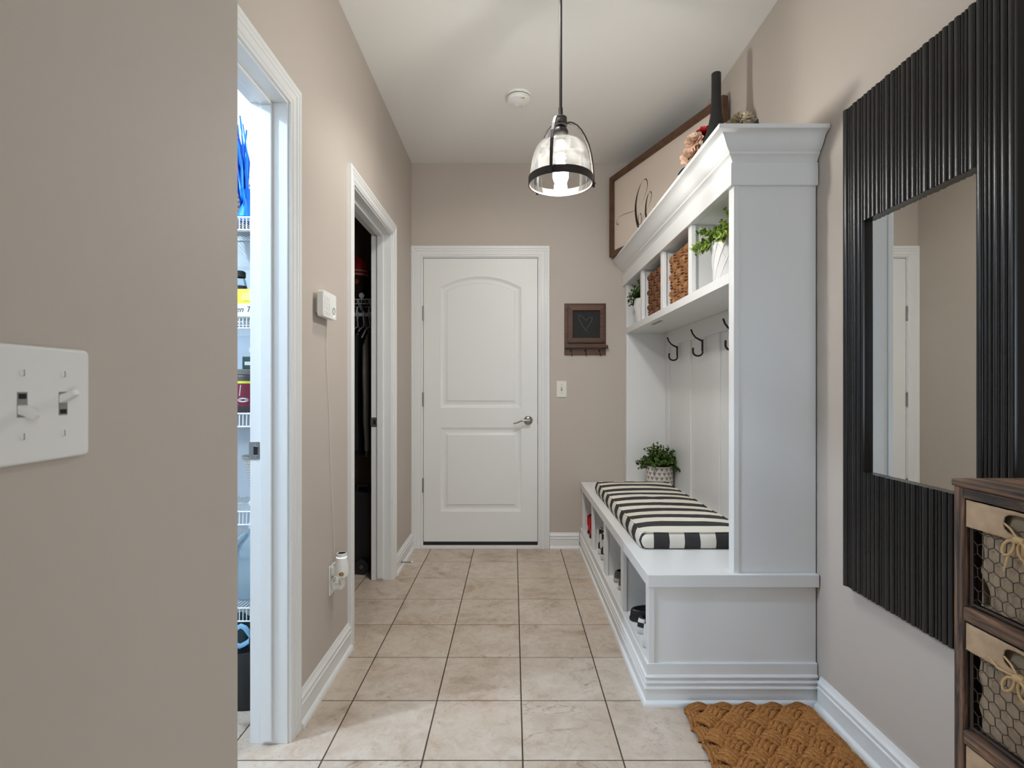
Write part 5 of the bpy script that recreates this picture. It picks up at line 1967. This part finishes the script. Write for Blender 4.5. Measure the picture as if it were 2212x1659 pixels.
# fourth shelf: dotted vase
def dot_mat():
    m = bpy.data.materials.new('white_dotted_ceramic')
    m.use_nodes = True
    t = NT(m)
    tc = t.add('ShaderNodeTexCoord')
    sep = t.add('ShaderNodeSeparateXYZ')
    t.link(tc.outputs['Object'], sep.inputs[0])
    u = t.math('MULTIPLY', t.math('ADD', t.math('ARCTAN2', sep.outputs[1], sep.outputs[0]), pi), 26 / (2 * pi))
    v = t.math('MULTIPLY', sep.outputs[2], 90.0)
    fu = t.math('SUBTRACT', t.math('FRACT', t.math('ADD', u, t.math('MULTIPLY', t.math('FLOOR', v), 0.5))), 0.5)
    fv = t.math('SUBTRACT', t.math('FRACT', v), 0.5)
    d = t.math('SQRT', t.math('ADD', t.math('MULTIPLY', fu, fu), t.math('MULTIPLY', fv, fv)))
    t.link(t.mix(t.math('LESS_THAN', d, 0.17), lin((206, 202, 196)), lin((70, 66, 66))), t.b.inputs['Base Color'])
    t.b.inputs['Roughness'].default_value = 0.5
    return m


vx, vy = -1.02, 2.10
dv = thing('dotted_vase', (vx, vy, 0.6845), 'white flared vase with dark dots on the fourth pantry shelf', 'vase')
MB().lathe([(0.0, 0.6845), (0.038, 0.6845), (0.036, 0.692), (0.026, 0.702), (0.026, 0.715), (0.034, 0.76), (0.046, 0.82), (0.058, 0.868), (0.0605, 0.876), (0.057, 0.876), (0.054, 0.866), (0.042, 0.81)], (vx, vy, 0), 36).build('body', dot_mat(), dv, smooth=50)
MB().lathe([(0.0585, 0.864), (0.0612, 0.870), (0.0605, 0.877)], (vx, vy, 0), 36).build('rim', M('taupe_rim', (168, 156, 144), 0.5), dv, smooth=50)

# lowest shelf: water jug
m_jug = M('translucent_jug', (206, 224, 232), 0.25, trans=0.55, ior=1.1)
jx, jy = -1.03, 2.09
jg = thing('water_jug', (jx, jy, 0.3245), 'translucent plastic water jug on the lowest pantry shelf', 'jug')
mb = MB()
rs = []
for hw, z in ((0.068, 0.3245), (0.074, 0.335), (0.075, 0.46), (0.073, 0.50), (0.06, 0.535), (0.035, 0.563), (0.022, 0.575), (0.020, 0.592)):
    ring = []
    for k in range(28):
        a = 2 * pi * k / 28
        e = 3.5 if z < 0.51 else 2.2
        m_ = (abs(cos(a)) ** e + abs(sin(a)) ** e) ** (-1 / e)
        ring.append((jx + hw * m_ * cos(a), jy + hw * m_ * sin(a), z))
    rs.append(ring)
mb.rings(rs, True, True, True)
mb.build('body', m_jug, jg, smooth=50)
MB().lathe([(0.0, 0.612), (0.021, 0.612), (0.023, 0.608), (0.023, 0.589), (0.0, 0.589)], (jx, jy, 0), 20).build('cap', M('pale_cap', (214, 226, 232), 0.4), jg, smooth=40)
MB().tube([(jx - 0.02, jy - 0.03, 0.57), (jx - 0.045, jy - 0.072, 0.545), (jx - 0.05, jy - 0.082, 0.50), (jx - 0.045, jy - 0.074, 0.45)], 0.012, 10).build('handle', m_jug, jg, smooth=60)

# tote, jersey, bin on the pantry floor
m_blackf = M('black_felt', (40, 38, 38), 0.95, bump=0.5, bscale=300)
bn = thing('fabric_bin', (-1.04, 1.98, 0.0), 'black felt bin on the pantry floor', 'bin')
mb = MB()
rs = []
for f, z in ((0.97, 0.0), (1.0, 0.01), (1.02, 0.12), (1.03, 0.19), (1.01, 0.195), (0.98, 0.19), (0.95, 0.03)):
    ring = []
    for k in range(40):
        a = 2 * pi * k / 40
        m_ = (abs(cos(a)) ** 5 + abs(sin(a)) ** 5) ** (-1 / 5)
        zz = z + (0.028 * cos(a) * (1 if z > 0.1 else 0))
        ring.append((-1.04 + 0.17 * f * m_ * cos(a), 1.98 + 0.13 * f * m_ * sin(a), zz))
    rs.append(ring)
mb.rings(rs, True, True, True)
mb.build('body', m_blackf, bn, smooth=50)
m_jers = M('dark_teal_jersey', (18, 40, 44), 0.8, bump=0.3, bscale=400)
jy_ = thing('folded_jersey', (-1.03, 2.02, 0.035), 'dark teal jersey with pale blue lettering stuffed into the black bin', 'jersey')
mb = MB()
rs = []
for k in range(11):
    t_ = k / 10
    ring = []
    for q in range(15):
        s = q / 14
        x = -1.16 + 0.27 * s
        b = sin(pi * s) ** 0.5
        ring.append((x, 1.93 + 0.12 * t_, 0.035 + 0.255 * b * sin(pi * (0.12 + 0.8 * t_)) ** 0.6 + 0.008 * sin(s * 22 + t_ * 8)))
    rs.append(ring)
mb.rings(rs, False)
mb.build('cloth', m_jers, jy_, smooth=60)
m_teal = M('pale_blue_print', (130, 176, 204), 0.7)
lp = []
for x, y in ((512, 1357), (520, 1352), (529, 1356), (537, 1366), (540, 1376), (536, 1386), (527, 1392), (518, 1396), (508, 1393)):
    lp.append(tuple(at(x, y, 1.925)))
MB().tube(lp, 0.0085, 8, flat=0.18, up=(0, 0.4, 1)).build('lettering', m_teal, jy_, smooth=60)

# ------------------------------------------------------------------ closet
wire_shelf((-1.2, 3.42, 1.728), 'white wire closet shelf above the hanging clothes', None, -2.29, -0.86, 0.30, 0.030, 0.025)
rod = thing('closet_rod', (-1.2, 3.45, 1.632), 'white hanging rod below the closet wire shelf', 'rod')
MB().tube([(-2.299, 3.45, 1.632), (XL - WT - 0.0005, 3.45, 1.632)], 0.0125, 14).build('rod', m_wire, rod, smooth=60)
for px in (771, 797):
    c = at(px, 655, 3.43)
    MB().tube([(c.x, 3.74, 1.50), (c.x, 3.58, 1.66), (c.x, 3.44, 1.722)], 0.008, 4, flat=0.5).build('bracket', m_wire, rod)
    MB().tube([(c.x, 3.44, 1.68), (c.x, 3.425, 1.65), (c.x, 3.432, 1.618), (c.x, 3.455, 1.612)], 0.006, 6).build('rod_hook', m_wire, rod, smooth=60)
ec = at(781, 639, 3.415)
cap = thing('round_clip', (ec.x, 3.415, ec.z), 'round white disc clip standing on the closet wire shelf edge', 'clip')
MB().lathe([(0.0, 0.006), (0.016, 0.006), (0.0185, 0.003), (0.0185, -0.003), (0.0, -0.004)], (ec.x, 3.415, ec.z + 0.002), 24, axis='y').build('disc', m_wire, cap, smooth=40)
MB().box(ec.x - 0.004, 3.412, 1.726, ec.x + 0.004, 3.418, ec.z).build('tab', m_wire, cap)


def garment(x, label, mat, group, sleeve=None, zhem=0.72, name='jacket'):
    root = thing(name, (x, 3.45, 1.632), label, 'clothing', group)
    mb = MB()
    secs = [(0.035, 0.010, 1.545), (0.06, 0.012, 1.53), (0.13, 0.015, 1.505), (0.19, 0.016, 1.465), (0.205, 0.016, 1.42), (0.20, 0.017, 1.30), (0.195, 0.017, 1.1), (0.20, 0.017, 0.9), (0.205, 0.017, zhem)]
    rs = []
    for hy, hx_, z in secs:
        ring = []
        for k in range(28):
            a = 2 * pi * k / 28
            ring.append((x + hx_ * cos(a) * (1 + 0.12 * sin(5 * a + z * 6)), 3.45 + hy * sin(a), z))
        rs.append(ring)
    mb.rings(rs, True, True, True)
    mb.build('torso', mat, root, smooth=60)
    for sgn in (-1, 1):
        pts = [(x, 3.45 + sgn * 0.155, 1.475), (x, 3.45 + sgn * 0.205, 1.40), (x + 0.004, 3.45 + sgn * 0.222, 1.25), (x + 0.006, 3.45 + sgn * 0.222, 1.10), (x + 0.004, 3.45 + sgn * 0.214, 0.95), (x + 0.008, 3.45 + sgn * 0.208, 0.84), (x + 0.008, 3.45 + sgn * 0.206, 0.76)]
        if sgn > 0:
            pts = [(p[0], p[1], p[2]) for p in pts]
        s_m = MB()
        s_m.tube(pts, [0.018, 0.034, 0.036, 0.033, 0.031, 0.028, 0.027], 14, flat=0.55, up=(0, 1, 0))
        s_m.build('sleeve', sleeve or mat, root, smooth=60)
    return root


def hanger(x, label):
    root = thing('hanger', (x, 3.45, 1.632), label, 'hanger', 'white hangers on the closet rod')
    pts = []
    for k in range(11):
        a = radians(-30 + 21 * k)
        pts.append((x, 3.45 - 0.0175 * cos(a), 1.632 + 0.0175 * sin(a) + 0.0005))
    pts = [(x, 3.45, 1.552), (x, 3.447, 1.58), (x, 3.437, 1.600)] + [(x, 3.45 - 0.0185 * cos(radians(-50 + 23 * k)), 1.632 + 0.0185 * sin(radians(-50 + 23 * k))) for k in range(10)]
    MB().tube(pts, 0.0042, 8).build('hook', m_wire, root, smooth=60)
    MB().tube([(x, 3.27, 1.465), (x, 3.36, 1.525), (x, 3.45, 1.552), (x, 3.54, 1.525), (x, 3.63, 1.465)], 0.005, 8).build('shoulder_bar', m_wire, root, smooth=60)
    return root


m_blkc = M('black_cloth', (16, 16, 18), 0.9, bump=0.4, bscale=30, bdist=0.006)
m_gryc = M('grey_nylon', (92, 86, 78), 0.6, bump=0.6, bscale=26, bdist=0.008)
hxs = [at(px, 680, 3.44).x for px in (760, 772, 785, 798)]
hl = ['white hanger leftmost of those showing on the closet rod', 'white hanger second from left on the closet rod', 'white hanger third from left on the closet rod', 'white hanger rightmost of those showing on the closet rod']
for x, l in zip(hxs, hl):
    hanger(x, l)
garment(hxs[0] - 0.012, 'black jacket hanging leftmost of those showing in the closet', m_blkc, 'jackets hanging in the closet')
garment(hxs[1] - 0.004, 'black jacket hanging second from left in the closet', m_blkc, 'jackets hanging in the closet')
garment(hxs[2] - 0.0, 'black jacket hanging behind the grey sleeve in the closet', m_blkc, 'jackets hanging in the closet')
garment(hxs[3] + 0.03, 'grey jacket with long sleeve hanging rightmost in the closet', m_gryc, 'jackets hanging in the closet')

# things on the closet shelf
m_redk = M('red_cloth', (176, 28, 24), 0.7)
m_fur = M('dark_brown_fur', (58, 34, 22), 0.95, bump=1.0, bscale=60, bdist=0.01)
cxp = at(766, 575, 3.50)
fh = thing('furry_head_form', (cxp.x, 3.55, 1.7295), 'dark brown furry head form with round patch on the closet shelf', 'head form')
MB().lathe([(0.0, 1.7295), (0.06, 1.7295), (0.075, 1.76), (0.078, 1.83), (0.072, 1.89), (0.055, 1.93), (0.0, 1.94)], (cxp.x, 3.55, 0), 28).build('fur', m_fur, fh, smooth=60)
MB().lathe([(0.0, 0.006), (0.016, 0.004), (0.019, 0.0)], (cxp.x + 0.015, 3.478, 1.855), 18, axis='y').build('patch', M('brown_red_patch', (150, 84, 62), 0.7), fh, smooth=60)
cpn = thing('red_cap', (cxp.x, 3.55, 1.895), 'red striped cap worn by the brown furry head form', 'cap')
MB().lathe([(0.084, 1.895), (0.086, 1.93), (0.080, 1.97), (0.060, 2.01), (0.03, 2.03), (0.0, 2.035)], (cxp.x, 3.55, 0), 28).build('crown', m_redk, cpn, smooth=60)
for z, r_ in ((1.905, 0.0865), (1.930, 0.0870)):
    MB().lathe([(r_, z - 0.004), (r_ + 0.001, z), (r_, z + 0.004)], (cxp.x, 3.55, 0), 28).build('stripe', M('pale_stripe', (214, 170, 150), 0.7), cpn, smooth=60)
MB().lathe([(0.0, 0.0), (0.008, 0.004), (0.008, 0.012), (0.0, 0.016)], (cxp.x, 3.55, 2.030), 12).build('button', m_redk, cpn, smooth=60)
bb = thing('storage_box', (-1.0, 3.60, 1.7295), 'black soft bag standing beside the red cap on the closet shelf', 'bag')
rbox(MB(), -0.962, 3.47, 1.7295, -0.870, 3.72, 1.93, 0.02, 'x').build('body', m_blackf, bb, bevel=0.008)

# suitcase on the closet floor
m_case = M('black_nylon', (18, 18, 20), 0.6, bump=0.3, bscale=200)
scx = at(790, 1100, 3.30).x
su = thing('suitcase', (scx, 3.36, 0.0), 'black wheeled suitcase standing on the closet floor', 'suitcase')
rbox(MB(), scx - 0.14, 3.26, 0.045, scx + 0.10, 3.56, 0.50, 0.03, 'y').build('body', m_case, su, bevel=0.008)
MB().tube([(scx - 0.05, 3.28, 0.50), (scx - 0.045, 3.28, 0.535), (scx + 0.02, 3.28, 0.54), (scx + 0.03, 3.28, 0.50)], 0.011, 8).build('handle', m_rubber, su, smooth=60)
wc = at(780, 1226, 3.21)
for yy in (3.225,):
    for xx in (wc.x, wc.x - 0.17):
        wl = MB().lathe([(0.0, 0.012), (0.03, 0.014), (0.043, 0.012), (0.046, 0.006), (0.046, -0.008), (0.0, -0.012)], (xx, yy, 0.046), 28, axis='y').build('wheel', m_rubber, su, smooth=40)
        MB().lathe([(0.0, 0.0165), (0.010, 0.016), (0.012, 0.013)], (xx, yy, 0.046), 14, axis='y').build('hub', M('grey_hub', (70, 70, 72), 0.5), wl, smooth=50)
        MB().box(xx - 0.02, yy + 0.01, 0.03, xx + 0.02, 3.27, 0.09).build('wheel_bracket', m_rubber, su)
